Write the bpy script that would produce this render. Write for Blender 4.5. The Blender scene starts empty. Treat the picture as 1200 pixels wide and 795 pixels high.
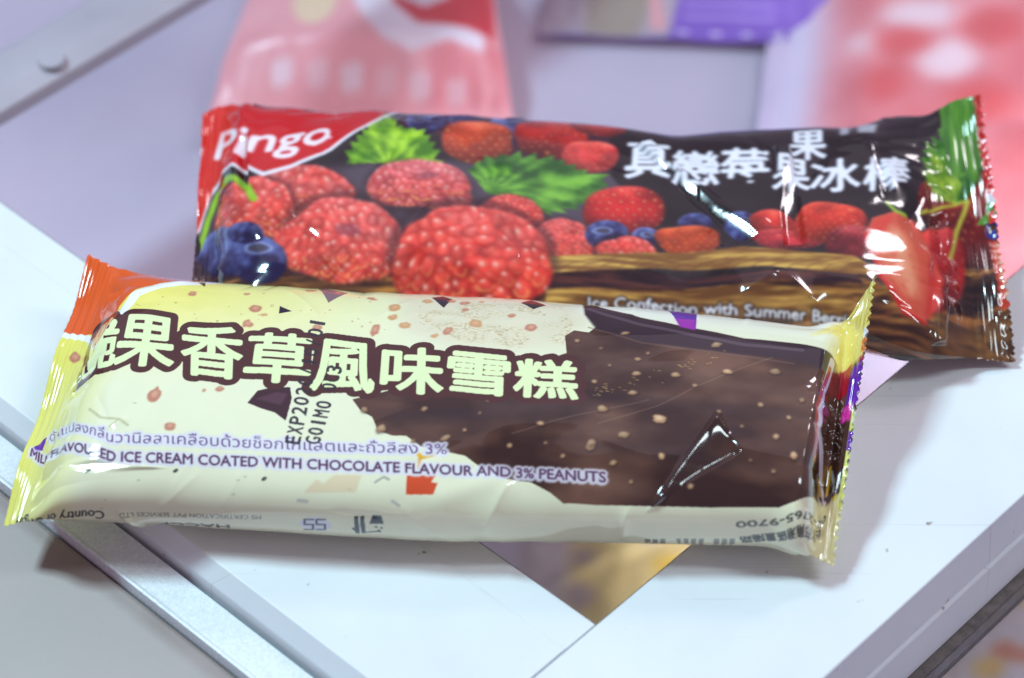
import bpy, bmesh, math, random
import numpy as np

# ------------------------------------------------------------------ camera, world, lamps, exposure
SC = bpy.context.scene
COL = SC.collection
F_PX, PITCH, DIST = 3000.0, math.radians(46.0), 0.56       # focal length in photo pixels (1200 wide), metres
FW = np.array([0, math.cos(PITCH), -math.sin(PITCH)])
RT = np.array([1.0, 0, 0]); UP = np.cross(RT, FW)
CAM = -FW * DIST

cd = bpy.data.cameras.new('camera'); cam = bpy.data.objects.new('camera', cd); COL.objects.link(cam)
cam.location = CAM; cam.rotation_euler = (math.pi / 2 - PITCH, 0, 0)
cd.sensor_width = 36.0; cd.lens = F_PX / 1200 * 36; cd.clip_start = 0.01; cd.clip_end = 50
cd.dof.use_dof = True; cd.dof.focus_distance = 0.532; cd.dof.aperture_fstop = 8.2; cd.dof.aperture_blades = 7
SC.camera = cam

w = bpy.data.worlds.new('World'); SC.world = w; w.use_nodes = True
bg = w.node_tree.nodes['Background']; bg.inputs[0].default_value = (0.98, 0.74, 1.0, 1); bg.inputs[1].default_value = 0.27

def area(name, loc, target, sx, sy, power, color):
    ld = bpy.data.lights.new(name, 'AREA'); ld.shape = 'RECTANGLE'; ld.size = sx; ld.size_y = sy
    ld.energy = power; ld.color = color
    o = bpy.data.objects.new(name, ld); COL.objects.link(o); o.location = loc
    d = np.array(target) - np.array(loc)
    from mathutils import Vector
    o.rotation_euler = Vector(d).to_track_quat('-Z', 'Y').to_euler()
    return o
KEY, DOWN, TUBE = (-0.72, 0.20, 1.25), (0.75, 0.80, 1.12), (0.85, -0.10, 1.30)
area('ceiling_downlight', DOWN, (0, 0, 0), 0.22, 0.22, 2.8, (1.0, 0.90, 0.97))
area('ceiling_lamp', KEY, (0, 0, 0), 0.22, 0.22, 18.5, (0.58, 0.89, 1.0))
area('ceiling_glow', (0.0, 1.7, 2.1), (0, 0, 0), 3.4, 1.9, 6.0, (1.0, 0.86, 1.0))
area('ceiling_tube', TUBE, (0, 0, 0), 0.16, 0.85, 7.5, (0.80, 0.95, 1.0))

SC.render.engine = 'CYCLES'
SC.cycles.use_denoising = True
SC.cycles.max_bounces = 10; SC.cycles.transparent_max_bounces = 12
SC.view_settings.view_transform = 'Standard'; SC.view_settings.look = 'None'
SC.view_settings.exposure = -0.06; SC.view_settings.gamma = 1.0

# ------------------------------------------------------------------ helpers
def bp(u, v, z=0.0):
    """photo pixel + known height (m) -> world point"""
    d = FW + RT * (u - 600) / F_PX - UP * (v - 397.5) / F_PX
    return CAM + d * ((z - CAM[2]) / d[2])

def proj(P):
    q = P - CAM; wz = q @ FW
    return 600 + F_PX * (q @ RT) / wz, 397.5 - F_PX * (q @ UP) / wz

def smooth(x): x = np.clip(x, 0, 1); return x * x * (3 - 2 * x)

def tag(o, label=None, cat=None, group=None, kind=None):
    if label: o['label'] = label
    if cat: o['category'] = cat
    if group: o['group'] = group
    if kind: o['kind'] = kind
    return o

def empty(name, loc=(0, 0, 0)):
    o = bpy.data.objects.new(name, None); COL.objects.link(o); o.location = loc; o.empty_display_size = 0.02
    return o

def mesh_obj(name, verts, faces, mat, parent=None, smooth_shade=False, uv=None):
    me = bpy.data.meshes.new(name)
    me.from_pydata([tuple(map(float, v)) for v in verts], [], faces)
    if uv is not None:
        l = me.uv_layers.new(name='UVMap')
        idx = np.empty(len(me.loops), dtype=np.int32); me.loops.foreach_get('vertex_index', idx)
        l.data.foreach_set('uv', np.asarray(uv, dtype=np.float32)[idx].ravel())
    me.materials.append(mat)
    if smooth_shade: me.polygons.foreach_set('use_smooth', [True] * len(me.polygons))
    o = bpy.data.objects.new(name, me); COL.objects.link(o)
    if parent:
        o.parent = parent
        o.location = -parent.location if False else o.location
        o.matrix_parent_inverse.identity()
        me.transform(__import__('mathutils').Matrix.Translation(-parent.location))
    return o

# ------------------------------------------------------------------ materials
def nodes(name):
    m = bpy.data.materials.new(name); m.use_nodes = True
    nt = m.node_tree; return m, nt, nt.nodes['Principled BSDF'], nt.nodes['Material Output']

def noisy(name, c0, c1, scale=40, rough=0.4, metal=0.0, bump=0.0, bscale=600, stretch=(1, 1, 1), speck=None, rvar=0.1, scratch=0.0):
    """two-tone noise colour, roughness variation, fine bump, optional dirt specks"""
    m, nt, b, out = nodes(name); N = nt.nodes; L = nt.links
    tc = N.new('ShaderNodeTexCoord'); mp = N.new('ShaderNodeMapping'); mp.inputs['Scale'].default_value = stretch
    L.new(tc.outputs['Object'], mp.inputs[0])
    n1 = N.new('ShaderNodeTexNoise'); n1.inputs['Scale'].default_value = scale; n1.inputs['Detail'].default_value = 5
    L.new(mp.outputs[0], n1.inputs['Vector'])
    r = N.new('ShaderNodeValToRGB'); r.color_ramp.elements[0].position = 0.3; r.color_ramp.elements[1].position = 0.7
    r.color_ramp.elements[0].color = (*c0, 1); r.color_ramp.elements[1].color = (*c1, 1)
    L.new(n1.outputs[0], r.inputs[0]); col = r.outputs[0]
    if speck:
        n2 = N.new('ShaderNodeTexNoise'); n2.inputs['Scale'].default_value = speck[1]; n2.inputs['Detail'].default_value = 2
        L.new(tc.outputs['Object'], n2.inputs['Vector'])
        r2 = N.new('ShaderNodeValToRGB'); r2.color_ramp.elements[0].position = speck[2]; r2.color_ramp.elements[1].position = speck[2] + 0.04
        r2.color_ramp.elements[0].color = (0, 0, 0, 1); r2.color_ramp.elements[1].color = (1, 1, 1, 1)
        L.new(n2.outputs[0], r2.inputs[0])
        mx = N.new('ShaderNodeMixRGB'); mx.inputs[2].default_value = (*speck[0], 1)
        L.new(r2.outputs[0], mx.inputs[0]); L.new(col, mx.inputs[1]); col = mx.outputs[0]
    if scratch:
        for ang, sc in ((0.5, (14, 1500, 14)), (-0.9, (10, 1200, 10))):
            mp2 = N.new('ShaderNodeMapping'); mp2.inputs['Rotation'].default_value = (0, 0, ang); mp2.inputs['Scale'].default_value = sc
            L.new(tc.outputs['Object'], mp2.inputs[0]); n4 = N.new('ShaderNodeTexNoise'); n4.inputs['Scale'].default_value = 1.0; n4.inputs['Detail'].default_value = 1; L.new(mp2.outputs[0], n4.inputs['Vector'])
            r4 = N.new('ShaderNodeValToRGB'); r4.color_ramp.elements[0].position = 0.73; r4.color_ramp.elements[1].position = 0.80; r4.color_ramp.elements[0].color = (0, 0, 0, 1); r4.color_ramp.elements[1].color = (scratch,) * 3 + (1,)
            L.new(n4.outputs[0], r4.inputs[0]); mx4 = N.new('ShaderNodeMixRGB'); mx4.inputs[2].default_value = (0.38, 0.36, 0.38, 1)
            L.new(r4.outputs[0], mx4.inputs[0]); L.new(col, mx4.inputs[1]); col = mx4.outputs[0]
    L.new(col, b.inputs['Base Color'])
    mr = N.new('ShaderNodeMapRange'); mr.inputs['To Min'].default_value = rough - rvar; mr.inputs['To Max'].default_value = rough + rvar
    L.new(n1.outputs[0], mr.inputs[0]); L.new(mr.outputs[0], b.inputs['Roughness'])
    b.inputs['Metallic'].default_value = metal
    if bump:
        n3 = N.new('ShaderNodeTexNoise'); n3.inputs['Scale'].default_value = bscale; n3.inputs['Detail'].default_value = 3
        L.new(mp.outputs[0], n3.inputs['Vector'])
        bu = N.new('ShaderNodeBump'); bu.inputs['Strength'].default_value = bump; bu.inputs['Distance'].default_value = 0.0004
        L.new(n3.outputs[0], bu.inputs['Height']); L.new(bu.outputs[0], b.inputs['Normal'])
    return m

M_white = noisy('white_powder_coat', (0.73, 0.76, 0.79), (0.82, 0.84, 0.86), 24, 0.42, 0, 0.06, 900, speck=((0.35, 0.3, 0.25), 240, 0.74), scratch=0.3)
M_silver = noisy('satin_aluminium', (0.72, 0.76, 0.80), (0.86, 0.89, 0.93), 1400, 0.45, 0.12, 0.3, 2500)
M_panel = noisy('stainless_panel', (0.27, 0.215, 0.20), (0.36, 0.295, 0.28), 60, 0.5, 0.15, 0.04, 3500)
M_gasket = noisy('grimy_gasket', (0.10, 0.085, 0.075), (0.20, 0.17, 0.16), 500, 0.7, 0, 0.4, 1500)
M_grey = noisy('grey_aluminium', (0.40, 0.37, 0.43), (0.47, 0.44, 0.50), 40, 0.5, 0.3, 0.1, 900)
M_screw = noisy('dark_screw', (0.36, 0.33, 0.39), (0.40, 0.38, 0.43), 300, 0.5, 0.6)
M_liner = noisy('frosted_liner', (0.49, 0.43, 0.53), (0.58, 0.52, 0.62), 14, 0.6, 0, 0.3, 220)

def glass_mat():
    m = bpy.data.materials.new('clear_glass'); m.use_nodes = True; nt = m.node_tree; N = nt.nodes; L = nt.links
    N.remove(N['Principled BSDF']); out = N['Material Output']
    tr = N.new('ShaderNodeBsdfTransparent'); tr.inputs[0].default_value = (0.95, 0.95, 0.97, 1)
    gl = N.new('ShaderNodeBsdfGlossy'); gl.inputs['Roughness'].default_value = 0.06
    fr = N.new('ShaderNodeFresnel'); ge = N.new('ShaderNodeNewGeometry')
    mr = N.new('ShaderNodeMapRange'); mr.inputs['To Min'].default_value = 1.52; mr.inputs['To Max'].default_value = 1 / 1.52
    L.new(ge.outputs['Backfacing'], mr.inputs[0]); L.new(mr.outputs[0], fr.inputs[0])
    mx = N.new('ShaderNodeMixShader'); L.new(fr.outputs[0], mx.inputs[0]); L.new(tr.outputs[0], mx.inputs[1]); L.new(gl.outputs[0], mx.inputs[2])
    L.new(mx.outputs[0], out.inputs['Surface'])
    return m
M_glass = glass_mat()

def film_mat(name, img, rough=0.2, bump=0.12, coat=0.0):
    m, nt, b, out = nodes(name); N = nt.nodes; L = nt.links
    t = N.new('ShaderNodeTexImage'); t.image = img; t.interpolation = 'Cubic'; t.extension = 'EXTEND'
    L.new(t.outputs[0], b.inputs['Base Color'])
    tc = N.new('ShaderNodeTexCoord')
    n = N.new('ShaderNodeTexNoise'); n.inputs['Scale'].default_value = 160; n.inputs['Detail'].default_value = 3
    L.new(tc.outputs['Object'], n.inputs['Vector'])
    bu = N.new('ShaderNodeBump'); bu.inputs['Strength'].default_value = bump; bu.inputs['Distance'].default_value = 0.0008
    L.new(n.outputs[0], bu.inputs['Height']); L.new(bu.outputs[0], b.inputs['Normal'])
    n2 = N.new('ShaderNodeTexNoise'); n2.inputs['Scale'].default_value = 90; n2.inputs['Detail'].default_value = 4
    L.new(tc.outputs['Object'], n2.inputs['Vector'])
    mr = N.new('ShaderNodeMapRange'); mr.inputs['To Min'].default_value = rough - 0.06; mr.inputs['To Max'].default_value = rough + 0.06
    L.new(n2.outputs[0], mr.inputs[0]); L.new(mr.outputs[0], b.inputs['Roughness'])
    b.inputs['IOR'].default_value = 1.5; b.inputs['Coat Weight'].default_value = coat; b.inputs['Coat Roughness'].default_value = 0.05
    return m

# ------------------------------------------------------------------ print shop: a canvas in label millimetres
RNG = np.random.default_rng(7)
def fbm(h, wd, cells, octaves=4, rng=RNG, aspect=1.0):
    out = np.zeros((h, wd)); amp = 1.0; tot = 0
    for o in range(octaves):
        cy = max(2, int(cells * 2 ** o)); cx = max(2, int(cells * aspect * 2 ** o))
        g = rng.random((cy + 2, cx + 2))
        y = np.linspace(0, cy, h, endpoint=False); x = np.linspace(0, cx, wd, endpoint=False)
        yi = y.astype(int); xi = x.astype(int); fy = smooth(y - yi)[:, None]; fx = smooth(x - xi)[None]
        v = (g[yi][:, xi] * (1 - fy) + g[yi + 1][:, xi] * fy) * (1 - fx) + (g[yi][:, xi + 1] * (1 - fy) + g[yi + 1][:, xi + 1] * fy) * fx
        out += v * amp; tot += amp; amp *= 0.5
    return out / tot

def rgb(*c): return np.array(c, dtype=float) / 255.0

class Canvas:
    def __init__(s, x0, x1, y0, y1, res, base):
        s.x0, s.y0, s.res = x0, y0, res
        s.w = int((x1 - x0) * res); s.h = int((y1 - y0) * res)
        s.x1 = x0 + s.w / res; s.y1 = y0 + s.h / res
        s.a = np.ones((s.h, s.w, 3)) * rgb(*base)
    def px(s, P):
        P = np.asarray(P, float); return np.stack([(P[..., 0] - s.x0) * s.res, (P[..., 1] - s.y0) * s.res], -1)
    def box(s, P, pad=0):
        lo = np.floor(P.min(0)).astype(int) - pad; hi = np.ceil(P.max(0)).astype(int) + pad + 1
        return max(lo[0], 0), min(hi[0], s.w), max(lo[1], 0), min(hi[1], s.h)
    def poly_mask(s, P):
        P = s.px(P); a, b, c, d = s.box(P)
        if b <= a or d <= c: return None
        X = np.arange(a, b)[None] + 0.5; Y = np.arange(c, d)[:, None] + 0.5
        m = np.zeros((d - c, b - a), bool)
        for (x0, y0), (x1, y1) in zip(P, np.roll(P, -1, 0)):
            if y0 == y1: continue
            m ^= ((y0 > Y) != (y1 > Y)) & (X < (x1 - x0) * (Y - y0) / (y1 - y0) + x0)
        return m, (a, b, c, d)
    def put(s, m, bx, color, alpha=1.0):
        a, b, c, d = bx; k = (m * alpha)[..., None]
        s.a[c:d, a:b] = s.a[c:d, a:b] * (1 - k) + np.asarray(color) * k
    def poly(s, P, color, alpha=1.0, blur=0):
        r = s.poly_mask(P)
        if r is None: return
        m, bx = r
        if blur:
            k = 4 * int(blur) + 2; a, b, c, d = bx
            a2, b2, c2, d2 = max(a - k, 0), min(b + k, s.w), max(c - k, 0), min(d + k, s.h)
            full = np.zeros((d2 - c2, b2 - a2)); full[c - c2:d - c2, a - a2:b - a2] = m
            s.put(gblur(full, blur), (a2, b2, c2, d2), color, alpha)
        else: s.put(m.astype(float), bx, color, alpha)
    def stroke(s, P, width, color, alpha=1.0):
        P = np.asarray(P, float)
        Q = s.px(P); r = width * s.res / 2; a, b, c, d = s.box(Q, int(r) + 2)
        if b <= a or d <= c: return
        X = np.arange(a, b)[None] + 0.5; Y = np.arange(c, d)[:, None] + 0.5
        best = np.full((d - c, b - a), 1e9)
        for p, q in zip(Q[:-1], Q[1:]):
            e = q - p; l2 = max(e @ e, 1e-9)
            t = np.clip(((X - p[0]) * e[0] + (Y - p[1]) * e[1]) / l2, 0, 1)
            best = np.minimum(best, np.hypot(X - p[0] - t * e[0], Y - p[1] - t * e[1]))
        s.put(np.clip(r - best + 0.5, 0, 1), (a, b, c, d), color, alpha)
    def tri_mask(s, mask, T):
        """rasterise triangles (n,3,2) in canvas pixels into a full mask"""
        for t in T:
            a = max(int(t[:, 0].min()), 0); b = min(int(t[:, 0].max()) + 2, s.w); c = max(int(t[:, 1].min()), 0); d = min(int(t[:, 1].max()) + 2, s.h)
            if b <= a or d <= c: continue
            X = np.arange(a, b)[None] + 0.5; Y = np.arange(c, d)[:, None] + 0.5
            (x0, y0), (x1, y1), (x2, y2) = t
            e0 = (x1 - x0) * (Y - y0) - (y1 - y0) * (X - x0); e1 = (x2 - x1) * (Y - y1) - (y2 - y1) * (X - x1); e2 = (x0 - x2) * (Y - y2) - (y0 - y2) * (X - x2)
            mask[c:d, a:b] |= ((e0 >= 0) & (e1 >= 0) & (e2 >= 0)) | ((e0 <= 0) & (e1 <= 0) & (e2 <= 0))
    def image(s, name):
        im = bpy.data.images.new(name, s.w, s.h, alpha=False)
        buf = np.ones((s.h, s.w, 4), dtype=np.float32); buf[..., :3] = np.clip(s.a, 0, 1)
        im.pixels.foreach_set(buf.ravel()); im.update(); im.pack()
        return im

def gblur(m, r):
    r = max(1, int(r)); 
    for _ in range(2):
        for ax in (0, 1):
            c = np.cumsum(np.concatenate([np.repeat(np.take(m, [0], ax), r, ax), m, np.repeat(np.take(m, [-1], ax), r + 1, ax)], ax), ax)
            n = m.shape[ax]
            hi = np.take(c, range(2 * r, 2 * r + n), ax); lo = np.take(c, range(0, n), ax)
            m = (hi - lo) / (2 * r)
    return m

def dilate(mask, r):
    """disc dilation of a boolean mask by r pixels"""
    out = mask.copy(); r = int(round(r)); H, W = mask.shape
    ys, xs = np.where(mask)
    if len(ys) == 0 or r < 1: return out
    a, b, c, d = max(xs.min() - r, 0), min(xs.max() + r + 1, W), max(ys.min() - r, 0), min(ys.max() + r + 1, H)
    sub = np.pad(mask[c:d, a:b], r); o = np.zeros((d - c, b - a), bool)
    for dy in range(-r, r + 1):
        k = int(math.sqrt(r * r - dy * dy))
        row = sub[r + dy:r + dy + d - c]
        cs = np.cumsum(np.pad(row.astype(np.int32), ((0, 0), (1, 0))), 1)
        n = b - a
        o |= (cs[:, r + k + 1:r + k + 1 + n] - cs[:, r - k:r - k + n]) > 0
    out[c:d, a:b] |= o
    return out

_glyphs = {}
def glyph_tris(text):
    """triangles of a line of text in em units (built-in font and its fallbacks), plus its width"""
    if text in _glyphs: return _glyphs[text]
    cu = bpy.data.curves.new('lettering', 'FONT'); cu.body = text; cu.size = 1; cu.resolution_u = 3
    o = bpy.data.objects.new('lettering', cu); COL.objects.link(o)
    dg = bpy.context.evaluated_depsgraph_get()
    me = bpy.data.meshes.new_from_object(o.evaluated_get(dg))
    me.calc_loop_triangles()
    V = np.array([v.co[:2] for v in me.vertices]).reshape(-1, 2)
    T = V[np.array([t.vertices[:] for t in me.loop_triangles], dtype=int).reshape(-1, 3)]
    bpy.data.objects.remove(o); bpy.data.curves.remove(cu); bpy.data.meshes.remove(me)
    _glyphs[text] = T
    return T

def text_line(cv, text, base_pts, up_vec, mask=None, flipx=False, italic=0.0):
    """lay a line of text along label-space baseline points, cap height ~ |up_vec|"""
    T = glyph_tris(text).copy()
    x0, x1 = T[..., 0].min(), T[..., 0].max()
    B = np.asarray(base_pts, float); seg = np.r_[0, np.cumsum(np.hypot(*np.diff(B, axis=0).T))]
    f = (T[..., 0] - x0 + italic * T[..., 1]) / (x1 - x0) * seg[-1]
    P = np.stack([np.interp(f, seg, B[:, 0]), np.interp(f, seg, B[:, 1])], -1)
    # extrapolate past the end for italics
    P = P + T[..., 1:2] / 0.72 * np.asarray(up_vec, float)
    if mask is None: mask = np.zeros((cv.h, cv.w), bool)
    cv.tri_mask(mask, cv.px(P))
    return mask

def glyph_quad(cv, ch, quad, mask):
    """one glyph squeezed into a label-space quad (TL, TR, BR, BL)"""
    T = glyph_tris(ch); lo = T.reshape(-1, 2).min(0); hi = T.reshape(-1, 2).max(0)
    q = (T - lo) / (hi - lo); a = q[..., :1]; b = q[..., 1:]
    tl, tr, br, bl = [np.asarray(p, float) for p in quad]
    cv.tri_mask(mask, cv.px((tl * (1 - a) + tr * a) * b + (bl * (1 - a) + br * a) * (1 - b)))

def hairlines(L, seed, n, amp):
    """short random creases of thin film, denser towards both ends"""
    rg = np.random.default_rng(seed); out = []
    for _ in range(n):
        x = rg.beta(.6, .6) * (L - 20) + 10; v = rg.uniform(-38, 34); a = rg.uniform(0, math.pi); l = rg.uniform(5, 16)
        out.append(((x, v), (x + l * math.cos(a), v + l * math.sin(a)), rg.uniform(.5, 1.1), rg.choice([-1, 1]) * rg.uniform(.3, 1) * amp, 'r'))
    return out

def facets(X, V, seed, amp, wl0=22, wl1=46, n=5):
    """film crumple: overlapping rounded triangle waves, flat facets between soft creases"""
    rg = np.random.default_rng(seed); D = 0
    for _ in range(n):
        a = rg.uniform(0, math.pi); wl = rg.uniform(wl0, wl1); t = ((X * math.cos(a) + V * math.sin(a)) / wl + rg.random()) % 1
        tri = np.sqrt((np.abs(t - .5) * 2 - .5) ** 2 + .004)
        cx, cy, rr = rg.uniform(15, 160), rg.uniform(-30, 30), rg.uniform(25, 50)
        D = D + amp * rg.uniform(.5, 1) * tri * np.exp(-((X - cx) ** 2 + (V - cy) ** 2) / rr ** 2)
    return D

# ------------------------------------------------------------------ flow-wrapped bar: surface, print, mesh
class Pack:
    """A pillow of printed film. Stations along the length give the back and front edges (plan), height and lift."""
    def __init__(s, st, seals, n_exp, top=None, bot=None, fit=(0, 1), lift=None):
        # st: rows (s_mm, back xy (m), front xy (m), z centre back, z centre front, height)
        s.S = np.array([r[0] for r in st], float); s.L = s.S[-1]
        s.B = np.array([r[1][:2] for r in st], float); s.F = np.array([r[2][:2] for r in st], float)
        s.zb = np.array([r[3] for r in st], float); s.zf = np.array([r[4] for r in st], float); s.h = np.array([r[5] for r in st], float)
        s.seals = seals; s.n = n_exp; s.lift = lift
        if top is not None:
            for _ in range(10):
                P, _, _ = s.surface(s.S, 160, raw=True)
                u, v = proj(P)
                for k in range(len(s.S)):
                    if not (fit[0] < s.S[k] < fit[1]): continue
                    i = v[k].argmin(); j = v[k].argmax()
                    s.B[k, 1] += (v[k, i] - np.interp(u[k, i], *top)) / 3850 * 0.8
                    s.F[k, 1] += (v[k, j] - np.interp(u[k, j], *bot)) / 3850 * 0.8
        P, xs, vs = s.surface(np.linspace(0, s.L, 260), 220)
        u, v = proj(P)
        N = np.cross(np.gradient(P, axis=0), np.gradient(P, axis=1)); 
        vis = (N * (CAM - P)).sum(-1) 
        if np.median(vis[:, 80:140]) < 0: vis = -vis
        s.q = (u, v, np.broadcast_to(xs[:, None], u.shape), vs, vis > 0)
        m = s.q[4]; s.qu, s.qv, s.qx, s.qs = [a[m] for a in s.q[:4]]
    def interp(s, arr, x, k=1.5):
        g = np.linspace(-s.L * 0.0, s.L, 800); y = np.interp(g, s.S, arr)
        ker = np.exp(-0.5 * (np.arange(-40, 41) * (g[1] - g[0]) / k) ** 2); ker /= ker.sum()
        yp = np.concatenate([2 * y[0] - y[40:0:-1], y, 2 * y[-1] - y[-2:-42:-1]])
        return np.interp(x, g, np.convolve(yp, ker, 'valid'))
    def surface(s, x, nt, raw=False):
        f = (lambda a: np.interp(x, s.S, a)) if raw else (lambda a: s.interp(a, x))
        B = np.stack([f(s.B[:, 0]), f(s.B[:, 1])], -1); F = np.stack([f(s.F[:, 0]), f(s.F[:, 1])], -1)
        zb, zf, h = f(s.zb), f(s.zf), f(s.h)
        ph = np.linspace(-math.pi / 2, 1.5 * math.pi, nt + 1)        # bottom -> front -> top -> back -> bottom
        c, sn = np.cos(ph), np.sin(ph)
        flat = np.clip(h / max(s.h), 0, 1)[:, None]
        e = 2 / (2 + (s.n - 2) * flat)
        cc = np.sign(c) * np.abs(c) ** e; ss = np.sign(sn) * np.abs(sn) ** e
        k = (1 - cc) / 2                                             # 0 at front edge, 1 at back edge
        XY = F[:, None] + (B - F)[:, None] * k[..., None]
        Z = zf[:, None] + (zb - zf)[:, None] * k + h[:, None] / 2 * ss
        if s.lift is not None: Z = Z + s.lift(x[:, None] + 0 * k, k, ss)
        P = np.concatenate([XY, np.maximum(Z, 0.0006)[..., None]], -1)
        d = np.linalg.norm(np.diff(P, axis=1), axis=-1); arc = np.concatenate([np.zeros((len(x), 1)), np.cumsum(d, 1)], 1) * 1000
        mid = arc[:, nt // 2][:, None]
        return P, x, arc - mid                                       # label y: + towards the back
    def uv(s, u, v):
        """photo pixel on this pack -> label mm"""
        i = np.argsort((s.qu - u) ** 2 + (s.qv - v) ** 2)[:8]
        A = np.stack([np.ones(8), s.qu[i] - u, s.qv[i] - v], 1)
        d2 = (s.qu[i] - u) ** 2 + (s.qv[i] - v) ** 2
        if d2.min() > 100: return np.array([s.qx[i[0]], s.qs[i[0]]])
        cx = np.linalg.lstsq(A, s.qx[i], rcond=None)[0]; cy = np.linalg.lstsq(A, s.qs[i], rcond=None)[0]
        p = np.array([cx[0], cy[0]]); q = np.array([s.qx[i[0]], s.qs[i[0]]])
        return p if np.abs(p - q).max() < 6 else q
    def uvs(s, pts): return np.array([s.uv(*p) for p in pts])
    def build(s, thing, name, mat, cv, creases, ds, nt, teeth=2.2, tooth=(0.0, 0.0), ridge=1.7, flutter=1.0, wrinkle=None, folds=()):
        e0, e1 = s.seals
        xs = np.unique(np.concatenate([np.arange(0, s.L, ds), [0, e0, s.L - e1, s.L]]))
        P, x, V = s.surface(xs, nt)
        nx = len(xs)
        # normals of the smooth pillow
        N = np.cross(np.gradient(P, axis=0), np.gradient(P, axis=1)); N /= np.linalg.norm(N, axis=-1, keepdims=True) + 1e-12
        if N[nx // 2, nt // 2, 2] < 0: N = -N
        X = np.broadcast_to(x[:, None], V.shape)
        D = np.zeros_like(V)
        body = smooth((X - e0) / 3) * smooth((s.L - e1 - X) / 3)
        for (p0, p1, wd, amp, kind) in creases:
            p0 = np.asarray(p0); p1 = np.asarray(p1); e = p1 - p0; L2 = e @ e
            t = ((X - p0[0]) * e[0] + (V - p0[1]) * e[1]) / L2
            dd = ((X - p0[0]) * e[1] - (V - p0[1]) * e[0]) / math.sqrt(L2)
            win = smooth(t * 3 + 0.3) * smooth((1 - t) * 3 + 0.3)
            if kind == 'r': g = np.exp(-np.abs(dd) / wd)              # sharp ridge / valley
            elif kind == 's': g = np.exp(-(dd / wd) ** 2)             # soft roll
            else: g = np.tanh(dd / wd) * np.exp(-(dd / (wd * 5)) ** 2)  # step fold
            D += amp * g * win * body
        Tx = np.gradient(P, axis=0); Tx /= np.linalg.norm(Tx, axis=-1, keepdims=True) + 1e-12
        Tv = np.cross(N, Tx); Tv *= np.sign((Tv * np.gradient(P, axis=1)).sum(-1))[nx // 2, nt // 2]
        if wrinkle is not None: D += wrinkle(X, V, s.L) * body
        for (poly_, toward, soft) in folds:                          # taut facet of film leaning towards a given lamp
            poly_ = np.asarray(poly_); cen = poly_.mean(0); dmin = np.full(V.shape, 1e9)
            for a_, b_ in zip(poly_, np.roll(poly_, -1, 0)):
                e = b_ - a_; nn = np.array([-e[1], e[0]]) / (math.hypot(*e) + 1e-9)
                if (cen - a_) @ nn < 0: nn = -nn
                dmin = np.minimum(dmin, (X - a_[0]) * nn[0] + (V - a_[1]) * nn[1])
            win = smooth(dmin / soft + .35)
            lv = np.array(toward) - P; lv /= np.linalg.norm(lv, axis=-1, keepdims=True); cvw = CAM - P; cvw /= np.linalg.norm(cvw, axis=-1, keepdims=True)
            hv = lv + cvw; hn = (hv * N).sum(-1)
            gx = np.clip(-(hv * Tx).sum(-1) / hn, -.6, .6); gv = np.clip(-(hv * Tv).sum(-1) / hn, -.6, .6)
            D1 = np.cumsum(gv * np.gradient(V, axis=1), axis=1); r0 = np.abs(V - cen[1]).argmin(1); ii = np.arange(nx)
            D1 -= D1[ii, r0][:, None]
            D0 = np.cumsum(gx[ii, r0] * np.gradient(xs)); D0 -= D0[np.abs(xs - cen[0]).argmin()]
            T_ = D1 + D0[:, None]; D = D * (1 - win) + (D + 2.2 * np.tanh(T_ / 2.2)) * win * 1.0 - D * win * .6
        for (xe, sgn) in ((0, 1), (s.L, -1)):                        # film gathered at the seals
            dist = np.abs(X - xe) - (e0 if xe == 0 else e1)
            g = np.exp(-np.clip(dist, 0, None) / 8.0) * smooth(dist / 2.0)
            D += g * 0.75 * (np.abs(np.sin(V * 0.42 + 1.1 * np.sin(V * 0.21 + xe) + dist * .06 * np.sin(V * .3))) - 0.5)
        P = P + N * (D / 1000)[..., None]
        # end seals: crimp ridges and zig-zag cut edge
        for (lo, hi, edge, sgn) in ((0, e0, 0, -1), (s.L - e1, s.L, s.L, 1)):
            i = (xs >= lo) & (xs <= hi)
            k = np.abs(xs[i] - (hi if edge == 0 else lo)) / max(hi - lo, 1e-6)
            P[i, :, 2] += (0.00022 * np.sin(2 * math.pi * xs[i] / ridge) * smooth(k * 4))[:, None]
            P[i, :, 2] += 0.0012 * flutter * k[:, None] * np.sin(V[i] * 0.23 + edge * 0.1)
            ax = (P[nx // 2 + 2, nt // 2] - P[nx // 2 - 2, nt // 2]); ax[2] = 0; ax /= np.linalg.norm(ax)
            z = np.abs(((V[i] / teeth) % 1) - 0.5) * 2
            P[i] += ax * (sgn * (z - 0.5) * tooth[edge > 0] / 1000 * np.clip((k[:, None] - 0.75) * 4, 0, 1))[..., None]
        P[..., 2] = np.maximum(P[..., 2], 0.0003)
        U = np.stack([(X - cv.x0) / (cv.x1 - cv.x0), (V - cv.y0) / (cv.y1 - cv.y0)], -1)
        i0 = int(np.searchsorted(xs, e0)); i1 = int(np.searchsorted(xs, s.L - e1))
        for nm, a, b in (('end_seal', 0, i0), (name, i0, i1), ('end_seal', i1, nx - 1)):
            Pi, Ui = P[a:b + 1], U[a:b + 1]; n = b - a + 1; m = nt + 1
            idx = (np.arange(n - 1)[:, None] * m + np.arange(m - 1)[None]).ravel()
            fc = np.stack([idx, idx + 1, idx + m + 1, idx + m], 1)
            v = Pi.reshape(-1, 3) - np.array(thing.location)
            me = bpy.data.meshes.new(nm); me.vertices.add(len(v)); me.vertices.foreach_set('co', v.astype(np.float32).ravel())
            me.loops.add(fc.size); me.loops.foreach_set('vertex_index', fc.astype(np.int32).ravel())
            me.polygons.add(len(fc)); me.polygons.foreach_set('loop_start', (np.arange(len(fc)) * 4).astype(np.int32))
            me.polygons.foreach_set('use_smooth', np.ones(len(fc), bool))
            me.update(calc_edges=True)
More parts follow.
